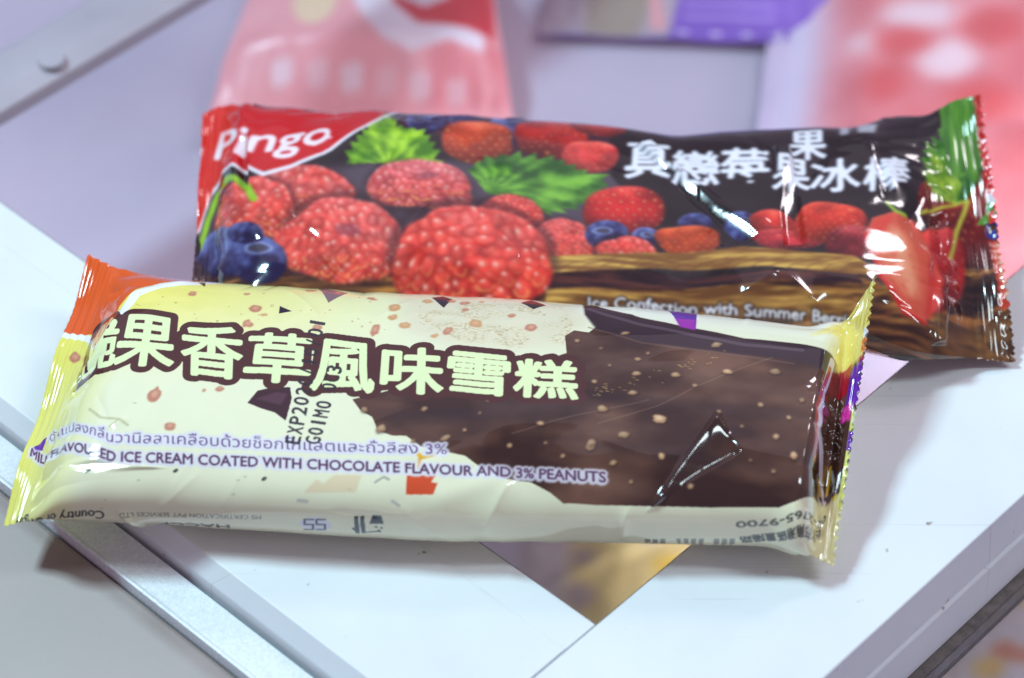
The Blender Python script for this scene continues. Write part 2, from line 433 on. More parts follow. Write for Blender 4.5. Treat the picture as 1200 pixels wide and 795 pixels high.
            l = me.uv_layers.new(name='UVMap'); l.data.foreach_set('uv', Ui.reshape(-1, 2)[fc.ravel()].astype(np.float32).ravel())
            me.materials.append(mat)
            o = bpy.data.objects.new(nm, me); COL.objects.link(o); o.parent = thing

#@@FREEZER
# ------------------------------------------------------------------ freezer: cabinet, rails, lid with glass
def line_dir(a, b):
    v = bp(*b) - bp(*a); v[2] = 0; return v / np.linalg.norm(v)
PC = bp(699, 732)                                   # inside corner of the lid frame
dR = line_dir((699, 732), (1070, 420)); nR = np.array([dR[1], -dR[0], 0])      # along the right arm, outward
dL = -line_dir((0, 236), (699, 732)); nL = np.array([dL[1], -dL[0], 0]);  nL = nL if nL[1] < 0 else -nL
WR = float((bp(1083, 687) - PC) @ nR); WL = float((bp(200, 637) - PC) @ nL)

def extrude(name, org, d, n, prof, t0, t1, mat, parent, cut0=None, smooth_shade=False, bev=0.0):
    """sweep a closed (across, z) profile from t0 to t1 along d"""
    k = len(prof); V = []; 
    for t in (t0, t1):
        for a, z in prof:
            tt = t
            if cut0 is not None and t == t0: tt = cut0(a)
            V.append(org + d * tt + n * a + np.array([0, 0, z]))
    faces = [tuple(range(k))[::-1], tuple(range(k, 2 * k))] + [(i, (i + 1) % k, (i + 1) % k + k, i + k) for i in range(k)]
    o = mesh_obj(name, V, faces, mat, parent)
    bm = bmesh.new(); bm.from_mesh(o.data); bmesh.ops.recalc_face_normals(bm, faces=bm.faces)
    if bev:
        es = [e for e in bm.edges if not (e.verts[0].index < k) ^ (e.verts[1].index < k) is False]
        es = [e for e in bm.edges if (e.verts[0].index < k) != (e.verts[1].index < k)]
        bmesh.ops.bevel(bm, geom=es, offset=bev, segments=3, profile=0.5, affect='EDGES', clamp_overlap=True)
    bm.to_mesh(o.data); bm.free()
    return o

lid = empty('freezer_lid', tuple(PC))
tag(lid, 'white framed sliding glass lid that the two wrapped bars rest on', 'freezer lid')
# right arm runs past the corner, left arm butts into it
profR = [(0, -0.006), (0, 0), (WR, 0), (WR + 0.001, -0.0125), (WR, -0.013), (WR, -0.0138), (WR + 0.0012, -0.0142), (WR + 0.0016, -0.0268), (WR - 0.02, -0.0268), (WR - 0.02, -0.006)]
extrude('frame_rail', PC, dR, nR, profR, -0.16, 0.42, M_white, lid, bev=0.0007)
gap = 0.00035
def cutL(a):   # end of the left arm follows the right arm's inner edge, a hair short of it
    p = PC + nL * a; s_ = (p - PC) @ nR; return (s_ + gap) / (-(dL @ nR)) if False else ((p - PC) @ nR + gap) / (-(dL @ nR))
profL = [(0, -0.006), (0, -0.0002), (0.0085, -0.0002), (0.009, 0.0), (WL - 0.003, 0), (WL, -0.0035), (WL + 0.0006, -0.02), (WL - 0.02, -0.02), (WL - 0.02, -0.006)]
extrude('frame_rail', PC, dL, nL, profL, 0, 0.45, M_white, lid, cut0=cutL, bev=0.0012)
# thin dark seals along both inner edges and the glass between them
extrude('glass_gasket', PC - np.array([0, 0, 0.0]), dR, nR, [(-0.0005, -0.004), (-0.0005, -0.0009), (-0.00004, -0.0009), (-0.00004, -0.004)], 0.001, 0.42, M_gasket, lid)
extrude('glass_gasket', PC, dL, nL, [(-0.0005, -0.004), (-0.0005, -0.0009), (-0.00004, -0.0009), (-0.00004, -0.004)], 0.001, 0.45, M_gasket, lid)
g0 = PC + dR * 0.0004 + dL * 0.0004
quad = [g0, g0 + dR * 0.42, g0 + dR * 0.42 + dL * 0.45, g0 + dL * 0.45]
GV = [p + np.array([0, 0, -0.0052]) for p in quad] + [p + np.array([0, 0, -0.0014]) for p in quad]
mesh_obj('glass_pane', GV, [(3, 2, 1, 0), (4, 5, 6, 7), (0, 1, 5, 4), (1, 2, 6, 5), (2, 3, 7, 6), (3, 0, 4, 7)], M_glass, lid)
# far cross rail of the lid, grey aluminium with a screw
pb = bp(0, 143); tb = float((pb - PC) @ dL)
wb = float((bp(0, 66) - PC) @ dL) - tb
cross = extrude('cross_rail', PC + dL * tb, dR, dL, [(0, -0.0012), (0, 0.003), (wb * 0.28, 0.005), (wb * 0.85, 0.005), (wb, 0.002), (wb, -0.0012)], -0.02, 0.42, M_grey, lid, bev=0.0008)
sp_ = bp(60, 70, 0.005)
bm = bmesh.new(); bmesh.ops.create_cone(bm, cap_ends=True, segments=24, radius1=0.0036, radius2=0.0032, depth=0.0006)
bmesh.ops.translate(bm, vec=sp_ - PC + np.array([0, 0, 0.0002]), verts=bm.verts)
me = bpy.data.meshes.new('screw'); bm.to_mesh(me); bm.free(); me.materials.append(M_grey)
so = bpy.data.objects.new('screw', me); COL.objects.link(so); so.parent = lid

cab = empty('chest_freezer', tuple(PC + np.array([0, 0, -0.2])))
tag(cab, 'grey chest freezer cabinet with aluminium lid rail and white inside', 'freezer')
# aluminium rail beside the left arm, and the sloping stainless side below it
zr = -0.006
r_in = float((bp(258, 700, zr) - PC) @ nL); r_out = float((bp(171, 700, zr) - PC) @ nL)
r_in = max(r_in, WL + 0.0012)
extrude('lid_rail', PC, dL, nL, [(r_in, -0.03), (r_in, zr), (r_out - 0.0012, zr), (r_out - 0.0006, zr + 0.0006), (r_out, zr + 0.0005), (r_out + 0.0003, zr - 0.002), (r_out, -0.03)], -0.25, 0.5, M_silver, cab, bev=0.0002)
extrude('side_panel', PC, dL, nL, [(r_out + 0.0006, -0.0075), (r_out + 0.004, -0.0078), (r_out + 0.060, -0.020), (r_out + 0.066, -0.12), (r_out + 0.0006, -0.12)], -0.25, 0.5, M_panel, cab, bev=0.001)
# lower sliding track with gasket in front of the right arm, lower glass beyond it
a0 = WR + 0.0022
extrude('lid_gasket', PC, dR, nR, [(a0 - 0.003, -0.034), (a0 - 0.003, -0.0271), (a0 + 0.0016, -0.0271), (a0 + 0.0017, -0.034)], -0.16, 0.42, M_gasket, cab)
lower = empty('lower_lid', tuple(PC + nR * 0.1))
tag(lower, 'lower sliding glass pane of the freezer beside the white framed lid', 'freezer lid')
q0 = PC + nR * (a0 + 0.0018)
quad = [q0 - dR * 0.16, q0 + dR * 0.42, q0 + dR * 0.42 + nR * 0.2, q0 - dR * 0.16 + nR * 0.2]
GV = [p + np.array([0, 0, -0.0315]) for p in quad] + [p + np.array([0, 0, -0.0275]) for p in quad]
mesh_obj('glass_pane', GV, [(0, 1, 2, 3), (7, 6, 5, 4), (0, 4, 5, 1), (1, 5, 6, 2), (2, 6, 7, 3), (3, 7, 4, 0)], M_glass, lower)
ZF = -0.062                                          # level of the frosted inner floor
fl = [PC + dL * 0.5 + dR * 0.6, PC + dL * 0.5 - dR * 0.02 + nR * 0.0, PC - dL * 0.25 + nR * 0.0 - dR * 0.0, PC - dL * 0.25 + dR * 0.6]
xlo = PC + nL * (WL - 0.02)
A = PC + nL * (WL - 0.0205)
fl = [A + dR * 0.0 - dL * 0.25, A + dL * 0.55, A + dL * 0.55 + dR * 0.75, A - dL * 0.25 + dR * 0.75]
mesh_obj('inner_floor', [p * np.array([1, 1, 0]) + np.array([0, 0, ZF]) for p in fl], [(0, 3, 2, 1)], M_liner, cab)
mesh_obj('inner_wall', [p * np.array([1, 1, 0]) + np.array([0, 0, z]) for z in (ZF, -0.03) for p in fl], [(0, 1, 5, 4), (1, 2, 6, 5), (2, 3, 7, 6), (3, 0, 4, 7)], M_liner, cab)

# added fill lights, unseen under both frame arms, to brighten the packets below
for org, along, inward in ((PC + nR * 0.012, dR, -nR), (PC + nL * 0.012, dL, -nL)):
    c = org + along * (0.195 if along is dR else 0.30); c[2] = -0.028; t = c + inward * 0.1; t[2] = ZF
    o = area('added_fill_strip', tuple(c), tuple(t), 0.28, 0.012, 0.22 if along is dR else 0.05, (1.0, 0.90, 0.92))
    from mathutils import Matrix, Vector
    z_ = -(Vector(t) - Vector(c)).normalized(); x_ = Vector(along); y_ = z_.cross(x_)
    o.rotation_euler = Matrix((x_, y_, z_)).transposed().to_euler()
#@@INNER
# ------------------------------------------------------------------ packs lying in the freezer below the glass
def simple_pack(name, label, cat, corners, zbase, H, paint, res=4, rough=0.3, group=None):
    """corners: back-left, back-right, front-right, front-left in world xy"""
    bl, br, fr, fl_ = [np.array(c[:2]) for c in corners]
    L = np.linalg.norm(br - bl) * 1000; st = []
    for t, h in ((0, .0012), (0.06, .0012), (0.12, H * .55), (0.22, H * .9), (0.5, H), (0.78, H * .9), (0.88, H * .55), (0.94, .0012), (1, .0012)):
        zc = max(h / 2, H * 0.3)
        st.append((t * L, bl + (br - bl) * t, fl_ + (fr - fl_) * t, zc, zc, h))
    pk = Pack(st, (L * 0.06, L * 0.06), 2.4)
    cv = Canvas(0, L, -90, 90, res, (230, 225, 235)); paint(cv, pk, L)
    c = (bl + br + fr + fl_) / 4
    root = empty(name, (c[0], c[1], zbase)); tag(root, label, cat, group)
    mat = film_mat(name + '_film', cv.image(name + '_print'), rough, 0.15)
    tmp = root.location.copy(); root.location = (c[0], c[1], 0)
    rg = np.random.default_rng(int(L * 10))
    cr = [((rg.uniform(5, L - 5), rg.uniform(-35, 35)), (rg.uniform(5, L - 5), rg.uniform(-35, 35)), rg.uniform(1.5, 4), rg.uniform(-1, 1), 's') for _ in range(10)]
    pk.build(root, 'wrapper', mat, cv, cr, 1.2, 140, flutter=0.3)
    root.location = tmp
    return root

def bz(u, v): return bp(u, v, ZF + 0.005)
def ell(cx, cy, rx, ry, n=28, a=0.0):
    t = np.linspace(0, 2 * math.pi, n, endpoint=False); ca, sa = math.cos(a), math.sin(a)
    return np.stack([cx + rx * np.cos(t) * ca - ry * np.sin(t) * sa, cy + rx * np.cos(t) * sa + ry * np.sin(t) * ca], 1)

def paint_pink(cv, pk, L):      # label x runs away from the front seal, label y across (+ = left)
    Wd = 66.0; T = lambda f, d: (d, (0.5 - f) * Wd); Q = lambda pts: [T(*q) for q in pts]
    cv.a[:] = rgb(255, 168, 172)
    cv.a += ((fbm(cv.h, cv.w, 6) - 0.5) * 0.16)[..., None]
    for k in range(-40, 60): cv.stroke([(k * 3.0 - 40, -60), (k * 3.0 + 60, 60)], 0.7, rgb(255, 196, 192), 0.4)
    cv.poly(Q([(.75, 8), (1.1, 8), (1.1, 26), (.8, 26)]), rgb(228, 116, 122), .7, 8)
    cv.poly([T(.28 + 0.09 * math.cos(t), 37 + 8 * math.sin(t)) for t in np.linspace(0, 6.28, 20)], rgb(252, 226, 180), 0.9, 4)
    cv.poly(Q([(.36, 60), (.40, 45), (.48, 32), (.58, 23), (.70, 20), (.85, 24), (1.0, 22), (1.0, 28), (.85, 30), (.7, 31), (.6, 39), (.56, 60)]), rgb(250, 238, 246), 0.95, 3)
    cv.poly(Q([(.54, 50), (.62, 36), (.72, 29), (.93, 30), (1.05, 28), (1.05, 70), (.54, 70)]), rgb(220, 40, 50), 0.95, 3)
    cv.poly(Q([(.50, 80), (.55, 52), (.64, 39), (.74, 35), (.84, 40), (.92, 54), (.95, 80)]), rgb(240, 234, 244), 0.95, 3)
    cv.poly(Q([(.1, 56), (.3, 52), (.45, 58), (.45, 90), (.1, 90)]), rgb(244, 228, 238), 0.9, 4)
    for i, f in enumerate((.17, .32, .46, .60, .74, .89)):     # row of small white print blocks, unreadable here
        cv.poly([(16 - i * .8 + 3.4 * math.sin(t), (0.5 - f) * Wd + 2.8 * math.cos(t)) for t in np.linspace(0, 6.28, 12)], rgb(255, 240, 246), (.55, .35, .6, .3, .45, .4)[i], 5)
        for (dx, dy) in ((-1.8, 1.6), (1.4, 1.9), (-1.2, -1.5), (1.9, -1.5)): cv.poly(ell(16 - i * .8 + dx, (0.5 - f) * Wd + dy, 1.3, 1.2, 10), rgb(255, 250, 253), (.4, .2, .5, .15, .3, .2)[i], 3)
cor = [bz(236, 166), bz(352, -110), bz(556, -110), bz(604, 166)]
simple_pack('ice_cream_packet', 'pink packet with white swirl print lying under the glass', 'ice cream', cor, ZF, 0.026, paint_pink)

def paint_purple(cv, pk, L):
    Wd = 62.0; T = lambda f, d: (d, (0.5 - f) * Wd); Q = lambda pts: [T(*q) for q in pts]
    cv.a[:] = rgb(128, 92, 196)
    cv.a += ((fbm(cv.h, cv.w, 8) - 0.5) * 0.12)[..., None]
    cv.poly(Q([(-.3, -5), (.36, -5), (.44, 20), (.5, 90), (-.3, 90)]), rgb(176, 164, 176), 1, 3)
    cv.poly(Q([(.0, -5), (.2, -5), (.3, 12), (.26, 30), (.0, 30)]), rgb(150, 138, 112), .7, 5)
    cv.poly(Q([(.30, 4), (.37, 4), (.34, 18), (.28, 28)]), rgb(240, 160, 160), .8, 4)
    for f in (.45, .60, .74, .88): cv.poly(ell(*T(f, 3.2), .9, 1.8, 12), rgb(235, 225, 245), .8)
    for d in (9, 13): cv.stroke(Q([(.46, d), (.86, d)]), 1.2, rgb(180, 160, 222), .7)
    cv.poly(Q([(-.3, -5), (1.3, -5), (1.3, 1.0), (-.3, 1.4)]), rgb(96, 64, 170), .7, 2)
cor = [bz(628, 36), bz(700, -190), bz(920, -190), bz(1000, 50)]
simple_pack('ice_cream_packet', 'purple and grey packet lying under the glass behind the berry bar', 'ice cream', cor, ZF, 0.010, paint_purple)

def paint_red(cv, pk, L):
    cv.a[:] = rgb(236, 138, 142)
    n = fbm(cv.h, cv.w, 7); cv.a += ((n - 0.5) * 0.30)[..., None] * np.array([.5, 1, 1])
    cv.poly([(-5, -90), (L * .10, -90), (L * .13, 0), (L * .12, 90), (-5, 90)], rgb(228, 218, 240), 1, 20)
    cv.poly([(-5, -90), (L * .05, -90), (L * .05, 90), (-5, 90)], rgb(206, 192, 218), 1, 12)
    for f, y, rx, ry in ((.33, 18, 11, 7), (.22, 6, 6, 4), (.40, -2, 9, 9), (.8, 5, 10, 6), (.7, 32, 12, 6), (.86, -28, 9, 6)):
        cv.poly(ell(L * f, y, rx, ry), rgb(252, 228, 232), .9, 12)
    for f, y, rx, ry in ((.30, 6, 9, 6), (.5, 12, 9, 9), (.48, -20, 9, 8), (.75, -14, 8, 5), (.27, -12, 6, 8)):
        cv.poly(ell(L * f, y, rx, ry), rgb(226, 84, 84), .8, 12)
cor = [bz(925, -150), bz(1420, -150), bz(1440, 350), bz(862, 350)]
simple_pack('ice_cream_packet', 'red and white packet blurred under the glass beside the purple packet', 'ice cream', cor, ZF, 0.010, paint_red)

def paint_yellow(cv, pk, L):
    cv.a[:] = rgb(250, 238, 170)
    cv.a += ((fbm(cv.h, cv.w, 7) - 0.5) * 0.2)[..., None]
    cv.poly([(-5, -90), (L * .34, -90), (L * .42, 90), (-5, 90)], rgb(226, 220, 226), 1, 9)
    rg = np.random.default_rng(3)
    for k in range(12): cv.poly(ell(L * rg.uniform(.36, .95), rg.uniform(-28, 28), rg.uniform(2, 4), rg.uniform(2, 4.5)), rgb(184, 172, 196), .8, 7)
    for k in range(12): cv.poly(ell(L * rg.uniform(.36, .95), rg.uniform(-28, 28), 4, 3), rgb(248, 214, 84), .8, 7)
cor = [bz(545, 560), bz(905, 560), bz(890, 830), bz(520, 830)]
simple_pack('ice_cream_packet', 'yellow packet with purple spots seen through the glass corner of the white frame', 'ice cream', cor, ZF, 0.022, paint_yellow)

def paint_orange(cv, pk, L):
    cv.a[:] = rgb(222, 216, 216)
    cv.a += ((fbm(cv.h, cv.w, 7) - 0.5) * 0.2)[..., None]
    rg = np.random.default_rng(9)
    for k in range(46):
        c = ((236, 214, 120), (230, 190, 96), (214, 130, 92), (226, 170, 160), (240, 226, 160))[k % 5]
        cv.poly(ell(L * rg.uniform(.05, .95), rg.uniform(-32, 32), rg.uniform(2, 4.5), rg.uniform(2, 3.5)), rgb(*c), .8, 6)
cor = [bz(1060, 610), bz(1400, 610), bz(1400, 910), bz(1040, 910)]
simple_pack('ice_cream_packet', 'pale packet with orange and yellow print under the lower glass pane', 'ice cream', cor, ZF, 0.012, paint_orange)

#@@PRINTLIB
# ------------------------------------------------------------------ printed fruit (flat print on film)
def mapped(cv, pk, cx, cy, rx, ry, ang=0.0):
    """pixel ellipse -> canvas-pixel sub-grid with normalised coordinates"""
    c = pk.uv(cx, cy)
    ex = pk.uv(cx + rx * 0.6, cy) - pk.uv(cx - rx * 0.6, cy); ey = pk.uv(cx, cy - ry * 0.6) - pk.uv(cx, cy + ry * 0.6)
    A = np.stack([ex / 1.2, ey / 1.2], 1); Ai = np.linalg.inv(A + 1e-9 * np.eye(2))
    P = np.array([c + A @ np.array(k) for k in ((-1.2, -1.2), (1.2, -1.2), (1.2, 1.2), (-1.2, 1.2))])
    a, b, cc, d = cv.box(cv.px(P))
    X, Y = np.meshgrid((np.arange(a, b) + .5) / cv.res + cv.x0 - c[0], (np.arange(cc, d) + .5) / cv.res + cv.y0 - c[1])
    p = Ai[0, 0] * X + Ai[0, 1] * Y; q = Ai[1, 0] * X + Ai[1, 1] * Y
    if ang: p, q = p * math.cos(ang) + q * math.sin(ang), -p * math.sin(ang) + q * math.cos(ang)
    return p, q, (a, b, cc, d)

def raspberry(cv, pk, cx, cy, rx, ry, seed=0, pale=0.3, cup=None, sq=2.4, base=(230, 74, 60), ncell=11):
    rx, ry = rx * 1.02, ry * 1.03; p, q, bx = mapped(cv, pk, cx, cy, rx, ry)
    if p.size == 0: return
    rg = np.random.default_rng(seed + 100)
    wn = fbm(*p.shape, 4, 2, rg) - .5; wm = fbm(*p.shape, 4, 2, rg) - .5
    p = p * (1 + .20 * q); sq = sq - .25; r = (np.abs(p) ** sq + np.abs(q) ** sq) ** (1 / sq) + wn * .26
    p2, q2 = p + wn * .25, q + wm * .3
    st = 2.0 / ncell; asp = ry / rx * 1.1
    cs = [(i * st + (j % 2) * st / 2 + rg.normal(0, st * .22), j * st * .8 / asp + rg.normal(0, st * .22)) for i in range(-ncell, ncell + 1) for j in range(-ncell * 2, ncell * 2 + 1)]
    cs = [c for c in cs if abs(c[0]) < 1.3 and abs(c[1]) < 1.3]
    d1 = np.full(p.shape, 9.0); d2 = d1.copy(); tone = np.zeros(p.shape); hx = d1.copy(); hy = d1.copy()
    for (x, y) in cs:
        dx = p2 - x; dy = (q2 - y) * asp; d = np.hypot(dx, dy); m = d < d1
        d2 = np.where(m, d1, np.minimum(d2, d)); tone = np.where(m, rg.uniform(-1, 1), tone); hx = np.where(m, dx, hx); hy = np.where(m, dy, hy); d1 = np.where(m, d, d1)
    fine = fbm(*p.shape, 14, 4, rg); gap = np.clip((d2 - d1) / (st * .75) + np.clip(fine - .5, 0, 1) * .8, 0, 1)                       # 0 in the grooves between drupelets
    lit = 0.70 + 0.20 * np.clip(q, -1, 1) + 0.16 * np.clip(1 - r, 0, 1)
    col = rgb(*base) * (0.66 + 0.5 * lit + tone * .07)[..., None] * (1 - np.array([.24, .48, .46]) * (1 - gap ** .6)[..., None])
    col = col * (1 + (fine - .5) * .55)[..., None]
    hz = (np.clip(q * .8 + .35 + wm * 1.2, 0, 1) * pale * (.45 + .55 * gap))[..., None]; col = col * (1 - hz) + rgb(236, 158, 164) * hz
    rim = (np.clip(-q + .05 + wn, 0, 1) * np.exp(-((np.hypot(hx, hy + st * .12) - st * .36) / (st * .10)) ** 2) * (hy < -st * .05) * .95)[..., None]
    col = col * (1 - rim) + rgb(250, 170, 96) * rim
    gl = (np.exp(-((hx + st * .08) ** 2 + (hy - st * .2) ** 2) / (st * .15) ** 2) * np.where(tone > -.3, .8, .25))[..., None]; col = col * (1 - gl) + rgb(252, 214, 190) * gl
    if cup:
        rr = np.hypot((p - cup[0]) / cup[2], (q - cup[1]) / cup[3]) + wn * 1.2; c = np.clip((1.15 - rr) * 1.8, 0, 1)[..., None] * .6
        col = col * (1 - c) + rgb(128, 58, 74) * c
    halo = ell(*pk.uv(cx, cy + 3), 1, 1); e = (halo - halo.mean(0)) * np.array([rx / 5.1, ry / 3.6]) * 1.04 + halo.mean(0); cv.poly(e, rgb(38, 16, 22), .5, 7)
    cv.put(np.clip((1 - r) * 14, 0, 1), bx, np.clip(col, 0, 1))

def blueberry(cv, pk, cx, cy, rx, ry, crown=(0.1, .35), seed=0):
    p, q, bx = mapped(cv, pk, cx, cy, rx, ry)
    if p.size == 0: return
    rg = np.random.default_rng(seed); n = fbm(*p.shape, 3, 4, rg); n2 = fbm(*p.shape, 9, 3, rg); r = np.hypot(p, q) + (n - .5) * .18
    lit = np.clip(0.30 + 0.42 * q - .15 * p + (n - .5) * 1.5 + (n2 - .5) * .9, 0, 1)[..., None]
    col = rgb(22, 22, 62) * (1 - lit) + rgb(128, 142, 206) * lit
    if crown:
        rr = np.hypot(p - crown[0], (q - crown[1]) * 1.7) / .36 + (n2 - .5) * .5; c = np.clip((1 - rr) * 3, 0, 1)[..., None]; ring = np.exp(-((rr - 1.1) / .22) ** 2)[..., None]
        col = col * (1 - c * .8) + rgb(64, 58, 70) * c * .8; col = col * (1 - ring * .6) + rgb(178, 190, 232) * ring * .6
    cv.put(np.clip((1 - r) * 12, 0, 1), bx, np.clip(col, 0, 1))

def strawberry(cv, pk, cx, cy, rx, ry, seed=0, base=(216, 34, 28), taper=0.0, ang=0.0, seeds=(245, 200, 110)):
    p, q, bx = mapped(cv, pk, cx, cy, rx, ry, ang)
    if p.size == 0: return
    rg = np.random.default_rng(seed); n = fbm(*p.shape, 4, 3, rg); n2 = fbm(*p.shape, 3, 2, rg)
    pw = p / (1 - taper * q); r = (np.abs(pw) ** 2.3 + np.abs(q) ** 2.3) ** (1 / 2.3) + (n2 - .5) * .22
    lit = (0.78 + .24 * q + .22 * (1 - r) + (n - .5) * .7)[..., None]
    col = rgb(*base) * lit + rgb(255, 190, 160) * np.clip(q - .4 + (n - .5), 0, 1)[..., None] * .4
    st = .26; a = p + (n2 - .5) * .5; b = q + (n - .5) * .35
    gx = a / st + np.floor(b / (st * .9)) % 2 * .5; gy = b / (st * .9)
    fx = gx - np.floor(gx) - .5; fy = gy - np.floor(gy) - .5; keep = np.clip((n2 - .36) * 6, 0, 1)
    d = np.hypot(fx, fy * .9); s_ = (np.clip(1 - d / .22, 0, 1) * keep * .75)[..., None]; pit = np.exp(-((d - .32) / .1) ** 2)[..., None]
    col = col * (1 - .22 * pit); col = col * (1 - s_) + rgb(*seeds) * s_
    cv.put(np.clip((1 - r) * 12, 0, 1), bx, np.clip(col, 0, 1))

def leaf(cv, pk, tip_pts, base_pt, c0, c1, seed=0, teeth=True):
    """serrated leaf: outline through pixel points, pleats fanning out from base_pt"""
    O = pk.uvs(tip_pts); b = pk.uv(*base_pt)
    if teeth:
        Q = []
        for i, (a, c) in enumerate(zip(O, np.roll(O, -1, 0))):
            k = max(1, int(np.hypot(*(c - a)) / 2.6))
            for j in range(k):
                t = j / k; m = a + (c - a) * t; Q.append(m); m2 = a + (c - a) * (t + .5 / k); Q.append(m2 + (b - m2) * (.07 + .09 * ((i * 7 + j * 5 + seed) % 5) / 4))
        O = np.array(Q)
    r = cv.poly_mask(O)
    if r is None: return
    m, (a, bb, c, d) = r
    X, Y = np.meshgrid((np.arange(a, bb) + .5) / cv.res + cv.x0 - b[0], (np.arange(c, d) + .5) / cv.res + cv.y0 - b[1])
    an = np.arctan2(Y, X); rr = np.hypot(X, Y); n = fbm(*m.shape, 5, 3, np.random.default_rng(seed))
    n3 = fbm(*m.shape, 9, 3, np.random.default_rng(seed + 9)); ple = .5 + .5 * np.cos(an * 17 + (n - .5) * 6 + np.sin(rr * .4)); k = np.clip(ple * .45 + (n - .5) * 1.5 + (n3 - .5) * 1.2 + .25, 0, 1)[..., None]
    col = rgb(*c0) * (1 - k) + rgb(*c1) * k
    cv.put(m.astype(float), (a, bb, c, d), np.clip(col, 0, 1))

def wood(cv, pk, pts, c0, c1, seed=0, scale=40, slope=0.0, alpha=1.0):
    r = cv.poly_mask(pk.uvs(pts))
    if r is None: return
    m, bx = r; h, wd = m.shape
    n = fbm(h, wd, max(3, h / cv.res * 1.1), 3, np.random.default_rng(seed), aspect=0.12 * wd / max(h, 1))
    n2 = fbm(h, wd, 3, 3, np.random.default_rng(seed + 1)); k = np.clip((n - .35) * 2.6 + (n2 - .5) * .8, 0, 1)[..., None]
    cv.put(m.astype(float) * alpha, bx, rgb(*c0) * (1 - k) + rgb(*c1) * k)

#@@BACK
# ------------------------------------------------------------------ berry bar at the back
def back_bar():
    H = 0.020; st = []
    # (s, back pixel, z, front pixel, z, height)
    rows = [(0, (238, 137), .013, (224, 372), .008, .0012), (5, (262, 122), .0135, (246, 378), .008, .0012), (9, (280, 130), .0125, (262, 384), .0095, .010),
            (16, (315, 134), .012, (298, 388), .010, .0175), (30, (380, 135), .011, (370, 392), .010, H), (60, (520, 137), .011, (515, 396), .010, H),
            (90, (680, 147), .0105, (680, 400), .010, .0195), (112, (790, 160), .0105, (800, 404), .010, .0185), (130, (890, 154), .0108, (905, 408), .010, .0195),
            (150, (990, 150), .011, (1010, 412), .010, H), (161, (1050, 144), .012, (1066, 416), .009, .0165), (168, (1090, 138), .016, (1112, 418), .007, .008), (172, (1112, 119), .021, (1138, 420), .0035, .0012), (179, (1147, 113), .023, (1189, 422), .0025, .0012)]
    for s_, b, zb, f, zf, h in rows: st.append((s_, bp(*b, zb), bp(*f, zf), zb, zf, h))
    top = ([240, 275, 300, 380, 470, 590, 700, 770, 830, 900, 1000, 1060, 1110], [138, 122, 131, 134, 134, 139, 148, 160, 163, 152, 150, 144, 120])
    bot = ([220, 600, 1025, 1090, 1190], [392, 400, 412, 418, 421])
    pk = Pack(st, (5, 8), 2.7, top, bot, (12, 160))
    cv = Canvas(0, pk.L, -82, 82, 9, (30, 26, 30))
    U = pk.uvs; R = rgb
    def poly(pts, c, a=1.0, blur=0): cv.poly(U(pts), R(*c), a, blur)
    def stroke(pts, wd, c, a=1.0): cv.stroke(U(pts), wd, R(*c), a)
    # dark table top photograph behind the fruit
    cv.a += ((fbm(cv.h, cv.w, 10, 4) - .5) * .07)[..., None]
    poly([(226, 240), (560, 190), (720, 200), (760, 260), (640, 330), (226, 345)], (84, 72, 84), .9, 12)
    # wooden board
    wood(cv, pk, [(222, 318), (460, 325), (640, 318), (1010, 318), (1200, 270), (1195, 430), (222, 430)], (50, 26, 20), (186, 124, 56), 3)
    wood(cv, pk, [(222, 310), (640, 312), (1000, 318), (1012, 334), (880, 330), (640, 338), (222, 345)], (40, 26, 34), (96, 52, 44), 5)
    wood(cv, pk, [(640, 340), (870, 333), (1000, 345), (1000, 368), (640, 360)], (104, 62, 30), (216, 164, 80), 8)
    wood(cv, pk, [(1010, 352), (1085, 345), (1195, 300), (1195, 425), (1010, 425)], (54, 28, 20), (176, 112, 54), 9)
    wood(cv, pk, [(1105, 330), (1195, 318), (1195, 352), (1105, 368)], (28, 18, 20), (70, 40, 30), 11)
    # black field with the lettering
    poly([(716, 140), (1075, 135), (1068, 220), (1030, 265), (880, 270), (760, 262), (716, 205)], (22, 18, 22), 1, 2)
    # red strawberries and blueberries along the upper edge
    poly([(470, 120), (716, 130), (714, 205), (640, 205), (470, 150)], (60, 26, 40))
    for k, b in enumerate(((500, 143, 26, 13), (600, 146, 26, 12), (545, 140, 20, 10))): blueberry(cv, pk, *b, crown=None, seed=k)
    strawberry(cv, pk, 560, 167, 45, 26, 1, (216, 74, 44)); strawberry(cv, pk, 648, 160, 44, 22, 2, (214, 44, 34)); strawberry(cv, pk, 700, 150, 34, 18, 3, (200, 40, 30)); strawberry(cv, pk, 692, 184, 34, 20, 4, (226, 62, 58))
    leaf(cv, pk, [(406, 196), (404, 184), (432, 152), (450, 134), (470, 150), (500, 155), (518, 178), (522, 192), (470, 198)], (452, 205), (66, 120, 18), (176, 220, 52), 2)
    raspberry(cv, pk, 352, 228, 66, 32, 1, .55, ncell=9); raspberry(cv, pk, 300, 245, 50, 36, 9, .35, ncell=8)
    raspberry(cv, pk, 490, 219, 62, 30, 2, .6, cup=(.15, .35, .3, .22), base=(230, 96, 94))
    leaf(cv, pk, [(548, 200), (570, 182), (610, 176), (650, 182), (690, 200), (716, 205), (712, 232), (680, 246), (650, 255), (610, 240), (570, 228)], (575, 225), (36, 84, 30), (128, 186, 62), 5)
    raspberry(cv, pk, 595, 254, 42, 24, 3, .3); raspberry(cv, pk, 658, 283, 38, 27, 4, .45)
    strawberry(cv, pk, 733, 247, 50, 30, 6, (206, 36, 34)); blueberry(cv, pk, 712, 275, 27, 17, (-.2, .2), 3); blueberry(cv, pk, 757, 279, 18, 13, (.1, .2), 4)
    raspberry(cv, pk, 735, 292, 36, 14, 7, .3, ncell=7)
